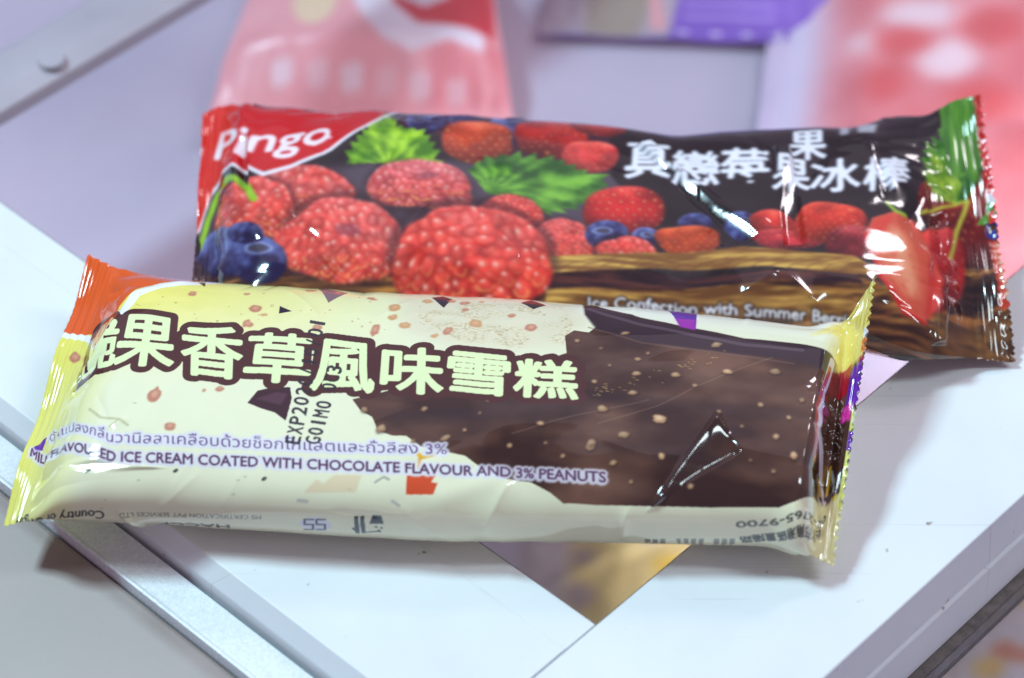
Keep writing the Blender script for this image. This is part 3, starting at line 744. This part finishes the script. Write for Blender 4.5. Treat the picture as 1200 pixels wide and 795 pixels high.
    blueberry(cv, pk, 815, 263, 22, 12, None, 5); blueberry(cv, pk, 868, 263, 20, 15, (.2, .2), 6)
    strawberry(cv, pk, 806, 283, 40, 19, 7, (216, 70, 30)); strawberry(cv, pk, 907, 260, 28, 15, 8, (220, 44, 36)); strawberry(cv, pk, 928, 279, 46, 14, 9, (198, 44, 52))
    strawberry(cv, pk, 972, 260, 44, 24, 10, (220, 50, 34)); strawberry(cv, pk, 1000, 284, 34, 20, 11, (150, 34, 44))
    # board rim in front of the fruit
    wood(cv, pk, [(630, 302), (780, 297), (870, 290), (1000, 300), (1022, 312), (1018, 324), (880, 314), (780, 316), (640, 322)], (128, 80, 34), (220, 172, 82), 21)
    for k in range(16): stroke([(650 + k * 22, 322), (668 + k * 22, 310), (700 + k * 22, 303)], .25, (92, 54, 22), .6)
    raspberry(cv, pk, 402, 279, 74, 48, 5, .45, cup=(.08, .18, .22, .16), base=(232, 80, 66))
    raspberry(cv, pk, 551, 296, 92, 56, 6, .38, sq=2.7, base=(232, 72, 56), ncell=10)
    for k, b in enumerate(((262, 296, 34, 30), (305, 305, 34, 28), (290, 276, 22, 12))): blueberry(cv, pk, *b, crown=(.0, .45) if k == 1 else None, seed=10 + k)
    # logo corner
    poly([(215, 110), (470, 110), (460, 135), (425, 160), (385, 182), (340, 198), (306, 206), (286, 200), (268, 200), (250, 220), (238, 245), (220, 290), (210, 290)], (206, 20, 24))
    poly([(215, 110), (268, 110), (268, 200), (250, 220), (238, 245), (220, 290), (210, 290)], (222, 52, 30), .75)
    stroke([(300, 236), (293, 222), (281, 212), (270, 211), (256, 228), (244, 258), (233, 290)], 1.7, (148, 196, 40))
    stroke([(466, 128), (430, 156), (388, 182), (342, 200), (310, 208), (292, 199), (276, 198), (262, 207), (246, 232), (232, 268)], 1.1, (244, 236, 244))
    # right end: cut strawberry, leaves, coloured registration edge
    strawberry(cv, pk, 1120, 240, 48, 40, 21, (150, 30, 26)); strawberry(cv, pk, 1140, 275, 40, 40, 23, (120, 22, 22))
    strawberry(cv, pk, 1102, 316, 32, 52, 22, (205, 30, 30), seeds=(214, 120, 90))
    P_ = [(1014, 275), (1022, 256), (1048, 248), (1072, 256), (1092, 290), (1104, 330), (1098, 362), (1082, 380), (1060, 368), (1032, 326)]
    poly(P_, (214, 84, 62)); poly([(1024, 282), (1042, 262), (1064, 272), (1078, 310), (1080, 352), (1060, 350), (1036, 315)], (226, 122, 86), .8, 5)
    poly([(1046, 268), (1060, 278), (1074, 330), (1070, 352), (1058, 330)], (240, 170, 130), .6, 5); poly([(1016, 276), (1026, 258), (1050, 250), (1040, 268), (1030, 290)], (226, 60, 44), .8, 4); poly([(1090, 300), (1104, 332), (1098, 362), (1084, 378), (1088, 340)], (200, 44, 36), .8, 4)
    rg = np.random.default_rng(4)
    for k in range(60):
        x, y = rg.uniform(1020, 1096), rg.uniform(256, 374); cv.poly(ell(*pk.uv(x, y), .28, .5, 8), R(196, 52, 40), .35)
    stroke([(1014, 275), (1032, 326), (1060, 368), (1082, 380)], .9, (206, 36, 28))
    leaf(cv, pk, [(1078, 185), (1082, 168), (1100, 150), (1112, 125), (1130, 112), (1148, 118), (1152, 160), (1150, 210), (1130, 238), (1100, 235)], (1140, 235), (30, 84, 28), (120, 176, 44), 7)
    leaf(cv, pk, [(1078, 200), (1088, 180), (1112, 190), (1128, 215), (1120, 238), (1098, 236)], (1125, 240), (90, 130, 30), (184, 206, 60), 8)
    stroke([(1135, 236), (1122, 270), (1114, 304)], .9, (190, 190, 60)); stroke([(1130, 236), (1100, 244), (1078, 250)], .8, (190, 190, 60)); stroke([(1040, 238), (1050, 248), (1062, 252)], 1.0, (150, 186, 50))
    poly([(1147, 110), (1156, 112), (1164, 225), (1156, 226)], (206, 40, 34)); poly([(1155, 222), (1170, 222), (1172, 238), (1156, 238)], (236, 232, 238))
    poly([(1156, 238), (1172, 238), (1173, 254), (1157, 254)], (58, 150, 70)); poly([(1157, 254), (1176, 254), (1177, 276), (1158, 276)], (40, 60, 160)); poly([(1160, 278), (1180, 278), (1190, 362), (1172, 364)], (196, 60, 40))
    for k in range(9): cv.poly(ell(*pk.uv(1170 + k * 1.1, 284 + k * 8), .7, .6, 8), R(240, 225, 205), .8)
    cv.poly([(0, pk.uv(236, 270)[1]), (5.5, pk.uv(256, 205)[1] ), (9, pk.uv(270, 196)[1]), (12, 82), (0, 82)], R(218, 42, 28)); L_ = pk.L
    m = cv.poly_mask([(L_ - 9, pk.uv(1130, 205)[1]), (L_, pk.uv(1150, 200)[1]), (L_, 82), (L_ - 9, 82)]); n = fbm(*m[0].shape, 8, 4)[..., None]
    cv.put(m[0].astype(float), m[1], R(30, 84, 28) * (1 - n) + R(130, 186, 50) * n)
    cv.poly([(L_ - 1.2, pk.uv(1160, 228)[1]), (L_, pk.uv(1160, 228)[1]), (L_, 82), (L_ - 1.2, 82)], R(206, 40, 34))
    m = cv.poly_mask([(L_ - 14, -82), (L_, -82), (L_, pk.uv(1180, 385)[1]), (L_ - 14, pk.uv(1140, 388)[1])]); n = fbm(m[0].shape[0], m[0].shape[1], 40, 3, aspect=.1)[..., None]
    cv.put(m[0].astype(float), m[1], R(52, 30, 18) * (1 - n) + R(150, 100, 48) * n)
    m = text_line(cv, 'Pingo', U([(252, 186), (300, 184), (345, 180), (386, 172)]), (pk.uv(342, 152) - pk.uv(340, 182)) * .92, italic=.18)
    m = dilate(m, 3); cv.put(m.astype(float), (0, cv.w, 0, cv.h), R(250, 232, 240))
    cv.poly(ell(*pk.uv(388, 168), .5, .5), R(250, 210, 225))
    # white Chinese lettering
    m = np.zeros((cv.h, cv.w), bool)
    for ch, q in (('真', ((736, 166), (786, 170), (785, 211), (733, 209))), ('戀', ((790, 177), (842, 179), (843, 219), (788, 217))), ('莓', ((847, 176), (900, 177), (902, 214), (845, 216))),
                  ('果', ((908, 188), (948, 188), (949, 224), (906, 224))), ('冰', ((952, 189), (1006, 187), (1008, 224), (950, 226))), ('棒', ((1013, 190), (1066, 186), (1066, 222), (1012, 226)))):
        glyph_quad(cv, ch, U(q), m)
    m2 = np.zeros((cv.h, cv.w), bool)
    for ch, q in (('果', ((926, 154), (968, 154), (968, 186), (926, 186))),): glyph_quad(cv, ch, U(q), m2)
    poly([(984, 150), (998, 149), (996, 160), (985, 161)], (214, 210, 224), .8, 3); poly([(1004, 147), (1030, 146), (1026, 158), (1006, 160)], (222, 218, 230), .8, 3)
    m |= m2
    cv.put(dilate(m, 6).astype(float), (0, cv.w, 0, cv.h), R(40, 36, 44), .8); cv.put(dilate(m, 3).astype(float), (0, cv.w, 0, cv.h), R(238, 236, 246))
    # English line on the board
    m = text_line(cv, 'Ice Confection with Summer Berries', U([(690, 361), (760, 363), (843, 368), (900, 372), (960, 377), (1010, 384)]), pk.uv(850, 352) - pk.uv(850, 366))
    cv.put(dilate(m, 4).astype(float), (0, cv.w, 0, cv.h), R(40, 24, 18)); cv.put(dilate(m, 1).astype(float), (0, cv.w, 0, cv.h), R(238, 232, 236))
    for k in range(3): cv.a[..., k] = gblur(cv.a[..., k], 3)
    # shape of the crumpled film: creases are given where the photograph shows them
    c = lambda a, b, wd, amp, kd='r': (pk.uv(*a), pk.uv(*b), wd, amp, kd)
    cr = [ c((965, 170), (900, 285), 3.0, -.6, 's'),
           c((1060, 250), (1100, 300), 2.5, -.7, 's'), c((1000, 150), (1050, 230), 4, .9, 's'),
          c((870, 345), (915, 318), 2.0, 1.0), c((915, 318), (960, 360), 2.0, 1.0), c((780, 316), (640, 322), 2.5, .4, 's'),
          c((300, 128), (296, 205), 1.5, 1.2), c((280, 130), (284, 260), 2.0, .9, 's'), c((284, 250), (330, 330), 3, .6, 's'), c((420, 150), (480, 300), 7, .6, 's'), c((560, 180), (700, 230), 6, -.6, 's'),
          c((1030, 330), (1090, 400), 2.5, .8, 's'), c((1000, 385), (1080, 395), 2, -.6), c((330, 205), (470, 150), 5, .5, 's')]
    def wr(X, V, L): return facets(X, V, 12, 1.2, 20, 44, 9)
    loc = bp(700, 300); root = empty('ice_cream_bar', (loc[0], loc[1], 0))
    tag(root, 'wrapped ice lolly bar printed with red berries and wooden board', 'ice cream')
    pk.build(root, 'wrapper', film_mat('berry_film', cv.image('berry_print'), .13, .08, .8), cv, cr + hairlines(pk.L, 3, 34, .5), .4, 420, teeth=2.6, tooth=(.12, 1.1), wrinkle=wr,
             folds=[(U(q), l, sf) for q, l, sf in (([(746, 174), (764, 172), (892, 276), (868, 288)], KEY, 1.2), ([(906, 176), (926, 176), (944, 285), (920, 288)], DOWN, 1.4),
                    ([(1078, 168), (1092, 168), (1106, 258), (1090, 262)], DOWN, 1.0), ([(1090, 252), (1108, 252), (1106, 404), (1090, 404)], DOWN, 1.0), ([(1012, 172), (1024, 172), (1046, 226), (1036, 228)], DOWN, 1.0), ([(284, 132), (296, 132), (292, 226), (280, 226)], KEY, 1.0))])
    return pk
back = back_bar()

#@@FRONT
# ------------------------------------------------------------------ chocolate bar in front
def front_bar():
    H = 0.022; st = []
    rows = [(0, (104, 303), .016, (3, 613), .0035, .0012), (6, (138, 315), .0165, (28, 611), .0055, .0012), (9, (152, 320), .016, (44, 609), .009, .008), (13, (170, 324), .0145, (62, 610), .0105, .0165),
            (20, (208, 330), .0125, (100, 611), .011, .021), (36, (290, 335), .0115, (190, 616), .011, H), (62, (430, 344), .0115, (340, 624), .011, H),
            (90, (590, 352), .0115, (505, 634), .011, H), (118, (750, 363), .0115, (675, 636), .011, H), (142, (890, 377), .0115, (835, 639), .011, H),
            (152, (950, 385), .0115, (905, 641), .011, .0215), (157.5, (975, 386), .0125, (935, 643), .0105, .0185), (161, (990, 380), .0145, (950, 648), .008, .010), (164, (1003, 360), .019, (958, 655), .0065, .003), (170, (1026, 321), .028, (976, 663), .0045, .0012)]
    for s_, b, zb, f, zf, h in rows: st.append((s_, bp(*b, zb), bp(*f, zf), zb, zf, h))
    top = ([105, 140, 180, 230, 400, 600, 800, 900, 965, 1000], [304, 316, 325, 331, 342, 352, 367, 377, 386, 360])
    bot = ([5, 45, 170, 350, 500, 700, 900, 965, 980], [613, 608, 613, 625, 634, 636, 640, 650, 662])
    def lift(x, k, ss):    # valley between the body and the upturned right seal
        g = np.exp(-((x - 162.5) / 2.6) ** 2)
        return -.0035 * g * np.clip(ss, 0, 1) * (1 - k * .5)
    pk = Pack(st, (6, 4.5), 2.9, top, bot, (12, 156), lift)
    cv = Canvas(0, pk.L, -88, 88, 11, (236, 235, 200))
    U = pk.uvs; R = rgb; ALL = (0, cv.w, 0, cv.h)
    def poly(pts, c, a=1.0, blur=0): cv.poly(U(pts), R(*c), a, blur)
    def stroke(pts, wd, c, a=1.0): cv.stroke(U(pts), wd, R(*c), a)
    # vanilla ground: yellow upper left fading to pale cream
    gx = np.linspace(0, 1, cv.w)[None]; gy = np.linspace(-88, 88, cv.h)[:, None]
    k = np.clip(1.0 - gx * 2.2, 0, 1) * smooth((gy + 8) / 34); k = k[..., None]
    cv.a = cv.a * (1 - k) + R(244, 228, 84) * k
    k = smooth((gx - .42) / .2) * smooth((gy - 14) / 18); k = k[..., None]; cv.a = cv.a * (1 - k) + R(244, 240, 238) * k
    k = (np.clip(1 - gx * 9, 0, 1) * .85 + 0 * gy)[..., None]; cv.a = cv.a * (1 - k) + R(232, 226, 96) * k
    cv.a += ((fbm(cv.h, cv.w, 6) - .5) * .03)[..., None]
    # orange corner with white swoosh
    poly([(90, 290), (150, 300), (260, 322), (236, 332), (190, 334), (160, 342), (140, 360), (128, 384), (105, 392), (60, 394), (60, 290)], (232, 92, 24))
    stroke([(262, 326), (232, 333), (190, 337), (160, 347), (142, 368), (128, 396)], 2.2, (246, 246, 250))
    stroke([(128, 396), (100, 396), (70, 394)], 1.6, (244, 244, 240))
    # bite of vanilla ice cream above the coating
    poly([(470, 345), (560, 350), (670, 358), (690, 380), (668, 396), (660, 412), (520, 406), (470, 385)], (226, 214, 184), .8, 18)
    m = cv.poly_mask(U([(488, 372), (540, 356), (660, 362), (672, 385), (658, 412), (540, 404)]))
    if m: n = fbm(*m[0].shape, 70, 2); n2 = fbm(*m[0].shape, 6, 3); cv.put(m[0] * np.clip((n - .5) * 6, 0, 1) * np.clip((n2 - .35) * 4, 0, 1), m[1], R(190, 162, 116), .6)
    # chocolate coated bar
    ch = [(413, 470), (422, 482), (436, 490), (443, 506), (460, 512), (476, 512), (493, 524), (520, 530), (545, 535), (568, 552), (590, 562), (622, 566), (645, 578), (660, 590), (700, 592), (833, 595), (913, 595), (932, 588), (951, 584), (965, 592), (985, 630), (1004, 560), (1012, 480), (1006, 420),
          (973, 416), (940, 404), (900, 400), (873, 398), (823, 388), (797, 383), (750, 373), (703, 363), (680, 355), (686, 372), (700, 384), (690, 392), (673, 391), (662, 398), (664, 416), (640, 424), (560, 440), (470, 455)]
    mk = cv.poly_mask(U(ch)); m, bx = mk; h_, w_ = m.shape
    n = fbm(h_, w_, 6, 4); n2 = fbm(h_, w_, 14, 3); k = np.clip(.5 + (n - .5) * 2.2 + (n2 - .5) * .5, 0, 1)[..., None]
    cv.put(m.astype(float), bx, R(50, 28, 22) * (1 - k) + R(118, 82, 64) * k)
    def blob(pts, c, a, bl): cv.poly(U(pts), R(*c), a, bl)
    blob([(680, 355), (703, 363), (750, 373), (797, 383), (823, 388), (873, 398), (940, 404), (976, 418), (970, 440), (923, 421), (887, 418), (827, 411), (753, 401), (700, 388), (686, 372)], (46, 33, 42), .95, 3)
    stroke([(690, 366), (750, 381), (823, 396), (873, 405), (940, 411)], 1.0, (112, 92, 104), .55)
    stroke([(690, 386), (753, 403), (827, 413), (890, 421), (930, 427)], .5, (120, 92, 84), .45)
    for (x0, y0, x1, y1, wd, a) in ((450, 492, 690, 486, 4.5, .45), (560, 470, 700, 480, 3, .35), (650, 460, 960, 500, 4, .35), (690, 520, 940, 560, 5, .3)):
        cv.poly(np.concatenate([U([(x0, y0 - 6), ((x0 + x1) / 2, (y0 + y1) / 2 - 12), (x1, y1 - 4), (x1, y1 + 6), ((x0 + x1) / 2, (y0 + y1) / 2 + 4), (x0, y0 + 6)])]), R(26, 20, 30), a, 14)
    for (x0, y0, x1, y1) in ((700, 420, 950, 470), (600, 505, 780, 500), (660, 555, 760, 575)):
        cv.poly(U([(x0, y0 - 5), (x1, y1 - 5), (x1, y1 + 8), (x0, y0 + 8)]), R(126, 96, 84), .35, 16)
    rg = np.random.default_rng(11)
    for _ in range(46):                      # gold flecks scuffed into the print
        t_ = rg.random(); x, y = 690 + 160 * t_ + rg.normal(0, 5), 462 - 44 * t_ + rg.normal(0, 4); cv.poly(ell(*pk.uv(x, y), rg.uniform(.15, .6), .12, 7), R(196, 160, 96), .6)
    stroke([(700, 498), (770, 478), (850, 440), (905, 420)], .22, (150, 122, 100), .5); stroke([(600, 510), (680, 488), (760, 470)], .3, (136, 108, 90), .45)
    nuts = [(697, 449, 8, 4), (677, 402, 5, 4), (746, 440, 7, 4), (792, 442, 8, 4), (742, 461, 6, 3), (853, 437, 6, 3), (909, 436, 9, 6), (892, 475, 9, 6), (832, 493, 0, 0), (773, 492, 8, 5), (731, 510, 7, 4), (693, 522, 6, 6), (776, 535, 6, 7), (719, 543, 7, 7), (843, 484, 7, 5),
            (910, 512, 10, 6), (706, 480, 13, 8), (964, 450, 4, 5), (498, 480, 6, 4), (563, 485, 5, 3), (598, 523, 8, 6), (634, 499, 6, 3), (523, 514, 12, 5), (485, 518, 7, 5), (693, 521, 6, 6), (448, 503, 9, 6), (428, 481, 7, 5), (907, 553, 5, 4), (840, 405, 7, 4), (733, 392, 8, 3), (748, 422, 5, 3), (705, 410, 4, 2), (660, 535, 4, 4), (610, 470, 4, 2), (575, 470, 5, 2), (880, 540, 3, 3), (940, 470, 4, 3), (815, 455, 4, 3), (870, 500, 4, 3), (930, 535, 4, 4), (740, 565, 4, 3), (810, 570, 5, 4), (670, 560, 3, 3), (760, 415, 4, 3), (640, 520, 3, 3), (545, 505, 4, 3), (715, 430, 3, 2), (925, 490, 3, 3)]
    for (x, y, a, b) in nuts:
        if a == 0: continue
        c0 = pk.uv(x, y); ang = rg.uniform(0, 3); t = np.linspace(0, 2 * math.pi, 14, endpoint=False); rr = 1 + .11 * rg.normal(size=14)
        P_ = c0 + np.stack([a / 6.6 * np.cos(t) * rr, b / 5.2 * np.sin(t) * rr], 1) @ np.array([[math.cos(ang), .5 * math.sin(ang)], [-.5 * math.sin(ang), math.cos(ang)]]) * rg.uniform(.7, 1.15)
        cv.poly((P_ - c0) * 1.15 + c0 + np.array([.15, -.3]), R(34, 20, 18), .6, 3); tone = rg.uniform(.72, 1.0)
        cv.poly(P_, R(196, 146, 104) * tone, .95, 2); cv.poly((P_ - c0) * .6 + c0 + np.array([-.1, .25]), R(242, 210, 166) * tone, .75, 3)
    # light edge behind the chocolate at its right end, colours on the end wall
    stroke([(975, 424), (960, 470), (958, 500), (962, 560), (966, 590)], 1.5, (226, 214, 226)); stroke([(972, 432), (955, 478), (953, 540)], .8, (186, 84, 66))
    poly([(948, 384), (985, 352), (1030, 312), (1024, 420), (1008, 432), (990, 398), (975, 392)], (243, 228, 140), 1, 6); poly([(1006, 420), (1016, 418), (1012, 470), (1004, 470)], (176, 30, 50), .95, 2)
    poly([(1012, 398), (1024, 392), (1020, 450), (1012, 452)], (110, 40, 170), .95, 2); poly([(1010, 440), (1020, 440), (1016, 470), (1010, 472)], (206, 40, 150), .95, 2)
    poly([(1022, 368), (1030, 364), (1028, 388), (1021, 390)], (236, 120, 40)); poly([(1013, 430), (1026, 428), (1018, 478), (1010, 478)], (228, 226, 120), .9, 2)
    poly([(968, 600), (985, 560), (1004, 520), (1004, 580), (988, 640), (975, 668), (962, 650)], (230, 226, 160), .9, 3); poly([(975, 560), (982, 570), (980, 592), (974, 585)], (220, 196, 50))
    L_ = pk.L; rect = lambda x0, x1, v0, v1, c, a=1.0, bl=3: cv.poly([(L_ - x0, v0), (L_ - x1, v0), (L_ - x1, v1), (L_ - x0, v1)], R(*c), a, bl)
    rect(9.5, 0, 13, 45, (244, 226, 120), 1, 6); rect(8, 4, 7, 14, (186, 28, 46)); rect(4, 0, 3, 12, (112, 40, 176)); rect(5, 1.5, -1, 4, (214, 44, 150)); rect(7, 1.4, -17, 0, (62, 36, 26)); rect(9.5, 0, -45, -18, (236, 230, 170), 1, 5)
    rect(1.3, 0, -20, 2, (226, 230, 120), 1, 2); rect(1.3, 0, -8, -3, (104, 50, 170), 1, 2); rect(1.3, 0, 14, 17, (236, 120, 40), 1, 2); rect(1.3, 0, 17, 20, (240, 240, 240), 1, 2); rect(6.5, 5.5, -16, -9, (226, 190, 40), 1, 2)
    # purple flash on the top edge, purple tab at the lower left
    poly([(782, 361), (816, 366), (815, 388), (797, 384)], (92, 40, 160)); poly([(792, 374), (816, 376), (815, 388), (797, 384)], (176, 50, 170), .8, 3)
    poly([(55, 512), (50, 528), (35, 540), (38, 528)], (96, 40, 160))
    # chocolate shards and nut crumbs on the cream
    poly([(290, 473), (302, 459), (320, 455), (340, 455), (342, 468), (335, 494), (322, 484), (305, 479)], (52, 26, 36)); poly([(300, 468), (325, 460), (338, 462), (330, 475)], (96, 64, 78), .6, 2)
    poly([(371, 340), (408, 345), (385, 358)], (132, 104, 112)); poly([(328, 360), (342, 367), (327, 369)], (36, 32, 52)); poly([(232, 332), (241, 332), (240, 337)], (40, 36, 40))
    poly([(506, 351), (520, 349), (530, 352), (520, 362), (513, 356)], (38, 34, 48)); poly([(610, 358), (622, 355), (640, 360), (625, 365)], (40, 34, 36))
    crumbs = [(226, 345, 6, 4), (300, 363, 8, 5), (291, 381, 7, 5), (310, 370, 4, 2), (365, 343, 7, 3), (372, 386, 6, 4), (182, 463, 8, 8), (200, 500, 7, 4), (397, 345, 5, 3), (439, 353, 4, 2), (463, 362, 7, 6), (461, 373, 5, 4), (475, 383, 7, 4), (502, 355, 6, 4), (440, 388, 5, 8), (526, 390, 5, 5), (545, 357, 6, 4), (558, 381, 8, 6), (623, 385, 7, 5), (546, 365, 4, 3), (258, 456, 5, 3), (565, 356, 3, 2), (290, 345, 4, 2), (240, 458, 2, 2), (435, 352, 4, 3), (530, 354, 5, 3), (89, 420, 7, 6), (600, 372, 5, 3), (510, 395, 4, 3)]
    for (x, y, a, b) in crumbs:
        c0 = pk.uv(x, y); t = np.linspace(0, 2 * math.pi, 12, endpoint=False); rr = 1 + .12 * rg.normal(size=12)
        P_ = c0 + np.stack([a / 5.6 * np.cos(t) * rr, b / 4.2 * np.sin(t) * rr], 1)
        cv.poly(P_, R(*((190, 116, 92) if rg.random() < .6 else (206, 146, 96))), .9, 2); cv.poly((P_ - c0) * .5 + c0 + np.array([0, .2]), R(234, 186, 150), .6, 3)
    for _ in range(60):
        x, y = rg.uniform(150, 680), rg.uniform(345, 400); cv.poly(ell(*pk.uv(x, y), rg.uniform(.1, .35), rg.uniform(.1, .3), 7), R(176, 140, 100), .6)
    for _ in range(16):
        x, y = rg.uniform(80, 560), rg.uniform(470, 600); cv.poly(ell(*pk.uv(x, y), rg.uniform(.1, .5), .2, 7), R(150, 140, 120), .4)
    for (x, y) in ((103, 552), (206, 552), (310, 562)): cv.poly(ell(*pk.uv(x, y), .6, .4, 8, .6), R(40, 44, 40), .8)
    stroke([(105, 480), (118, 490), (140, 492), (150, 499)], .6, (196, 196, 150), .8); stroke([(140, 492), (128, 500)], .4, (190, 190, 150), .8)
    poly([(357, 577), (372, 562), (380, 567), (392, 557), (425, 557), (418, 577)], (228, 204, 164), .7, 2)
    stroke([(440, 566), (450, 560), (456, 563)], .5, (150, 150, 150), .7); stroke([(350, 586), (360, 587)], .7, (176, 176, 170), .6); stroke([(460, 587), (468, 592)], .6, (176, 176, 170), .6)
    # red-orange label corner and yellow letter
    poly([(477, 558), (511, 558), (505, 566), (513, 567), (508, 580), (476, 580)], (220, 82, 42)); stroke([(488, 531), (494, 537), (508, 534)], .8, (240, 180, 40)); stroke([(492, 538), (491, 549)], .7, (238, 160, 90), .7)
    # big Chinese lettering in a brown cloud outline
    m = np.zeros((cv.h, cv.w), bool)
    for chs, q in (('脆', ((118, 379), (142, 372), (132, 430), (94, 452))), ('果', ((145, 370), (206, 376), (202, 432), (132, 430))), ('香', ((214, 381), (285, 388), (282, 446), (213, 438))), ('草', ((294, 392), (365, 396), (362, 451), (285, 447))),
                   ('風', ((374, 399), (437, 406), (437, 462), (364, 458))), ('味', ((450, 408), (518, 412), (518, 464), (446, 460))), ('雪', ((528, 414), (597, 420), (596, 466), (522, 460))), ('糕', ((605, 422), (676, 426), (676, 470), (602, 466)))):
        glyph_quad(cv, chs, U(q), m)
    bold = dilate(m, 4)
    cv.put(dilate(bold, 18).astype(float), ALL, R(70, 32, 30)); cv.put(bold.astype(float), ALL, R(232, 242, 186))
    # Thai and English description lines with pale halo
    m = text_line(cv, 'ดัดแปลงกลิ่นวานิลลาเคลือบด้วยช็อกโกแลตและถั่วลิสง 3%', U([(58, 516), (130, 519), (200, 521), (300, 526), (400, 530), (460, 532), (524, 533)]), (pk.uv(300, 512) - pk.uv(300, 525)) * .95)
    m2 = text_line(cv, 'MILK FLAVOURED ICE CREAM COATED WITH CHOCOLATE FLAVOUR AND 3% PEANUTS', U([(36, 537), (62, 539), (130, 541), (190, 543), (300, 548), (400, 552), (500, 556), (600, 560), (710, 566)]), (pk.uv(400, 539) - pk.uv(400, 551)) * 1.0)
    halo = gblur(dilate(m | m2, 7).astype(float), 2); cv.put(halo, ALL, R(226, 222, 234), .85)
    cv.put(m.astype(float), ALL, R(104, 78, 128)); cv.put(dilate(m2, 1).astype(float), ALL, R(98, 66, 96))
    # ink-jet date code, reading upwards
    for t_, p0, p1 in (('EXP2020/10/01', (351, 523), (382, 376)), ('G01M0 0C3', (374, 523), (402, 430))):
        N_ = len(t_); mm = np.zeros((cv.h, cv.w), bool)
        for i, c_ in enumerate(t_):
            if c_ == ' ': continue
            f0, f1 = (i + .1) / N_, (i + .85) / N_
            a = np.array(p0) + (np.array(p1) - p0) * f0; b = np.array(p0) + (np.array(p1) - p0) * f1; up = np.array([-17, -2.5])
            
            if c_ in '1/': k_ = (b - a) * (.34 if c_ == '1' else .2); a, b = a + k_, b - k_
            glyph_quad(cv, c_, U([a + up, b + up, b, a]), mm)
        cv.put(dilate(mm, 1).astype(float), ALL, R(30, 30, 40), .9)
    # back-panel print that wraps round the front side, upside down
    def flipped(t_, p0, p1, hpx, c, bold_=0):     # p0 = right end (start of text), p1 = left end, in pixels
        B_ = U([p0, ((p0[0] + p1[0]) / 2, (p0[1] + p1[1]) / 2), p1]); upv = pk.uv(p0[0], p0[1] + hpx) - pk.uv(*p0)
        upv = upv if np.hypot(*upv) < 6 else np.array([0, -1.6]); mm = text_line(cv, t_, B_, upv)
        cv.put((dilate(mm, bold_) if bold_ else mm).astype(float), ALL, R(*c))
    flipped('Country of Origin', (122, 599), (22, 604), 9, (40, 44, 44), 1); flipped('MS CERTIFICATION PVT SERVICES LTD', (306, 603), (140, 600), 5, (90, 96, 92))
    flipped('HACCP', (268, 614), (186, 612), 9, (50, 54, 52), 1); flipped('02-2765-9700', (968, 603), (862, 612), 7, (90, 92, 84), 1); flipped('台北市南港區重陽路', (962, 620), (866, 630), 9, (70, 70, 66), 1)
    for k_, x in enumerate(range(756, 862, 9)):
        if k_ not in (3, 8): poly([(x, 631), (x + 6, 631), (x + 6, 637), (x, 637)], (120, 124, 116), .8)
    cv.poly(ell(*pk.uv(370, 614), 3.2, 2.2), R(226, 226, 240), .9)
    for dx in (0, 14):
        stroke([(367 + dx, 608), (357 + dx, 608), (357 + dx, 614), (367 + dx, 614), (367 + dx, 620), (357 + dx, 620)], .42, (40, 40, 60))
    poly([(415, 604), (420, 604), (422, 624), (417, 624)], (40, 46, 62)); poly([(422, 604), (427, 604), (429, 624), (424, 624)], (40, 46, 62)); stroke([(414, 618), (418, 622)], .5, (40, 46, 62))
    poly([(437, 603), (447, 603), (450, 613), (433, 613)], (40, 46, 62)); stroke([(430, 623), (446, 622)], .35, (40, 46, 62))
    for x, y in ((441, 617), (447, 618), (444, 621)): cv.poly(ell(*pk.uv(x, y), .3, .3, 7), R(40, 46, 62))
    # crumple
    c = lambda a, b, wd, amp, kd='r': (pk.uv(*a), pk.uv(*b), wd, amp, kd)
    cr = [c((142, 366), (90, 462), .9, .7), c((95, 455), (45, 575), 1.2, .8), 
          c((834, 482), (860, 532), 2.2, .45, 's'),  c((860, 520), (950, 560), 3, .35, 's'), c((835, 480), (780, 420), 3.0, .5, 's'),
          c((680, 455), (850, 410), 3.0, .25, 's'), c((720, 500), (880, 425), 2.6, .22, 's'), c((560, 500), (700, 480), 4, .6, 's'), c((600, 560), (560, 630), 2.0, .8), c((590, 560), (500, 590), 2.5, .5, 's'), c((470, 590), (520, 630), 2, .4),
          c((735, 595), (730, 632), .8, .6), c((225, 332), (150, 350), 2, .5), c((400, 345), (300, 440), 8, .35, 's'), c((960, 430), (930, 600), 2.0, .8), c((140, 600), (190, 618), 1.0, .9), c((260, 570), (520, 580), 6, .4, 's'), c((640, 420), (700, 360), 3, .4, 's')]
    def wr(X, V, L): return facets(X, V, 5, .5, 18, 46, 9)
    loc = bp(520, 500); root = empty('ice_cream_bar', (loc[0], loc[1], 0))
    tag(root, 'pale yellow wrapped ice cream bar with chocolate print and orange corner', 'ice cream')
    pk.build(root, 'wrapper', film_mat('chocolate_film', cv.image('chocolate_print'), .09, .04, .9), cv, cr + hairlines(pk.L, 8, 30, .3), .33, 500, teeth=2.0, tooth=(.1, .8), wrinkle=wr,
             folds=[(U(q), l, sf) for q, l, sf in (([(58, 556), (110, 540), (198, 540), (196, 548), (110, 554)], KEY, .8), ([(840, 486), (866, 530), (762, 596)], TUBE, 1.2))])
    return pk
front = front_bar()
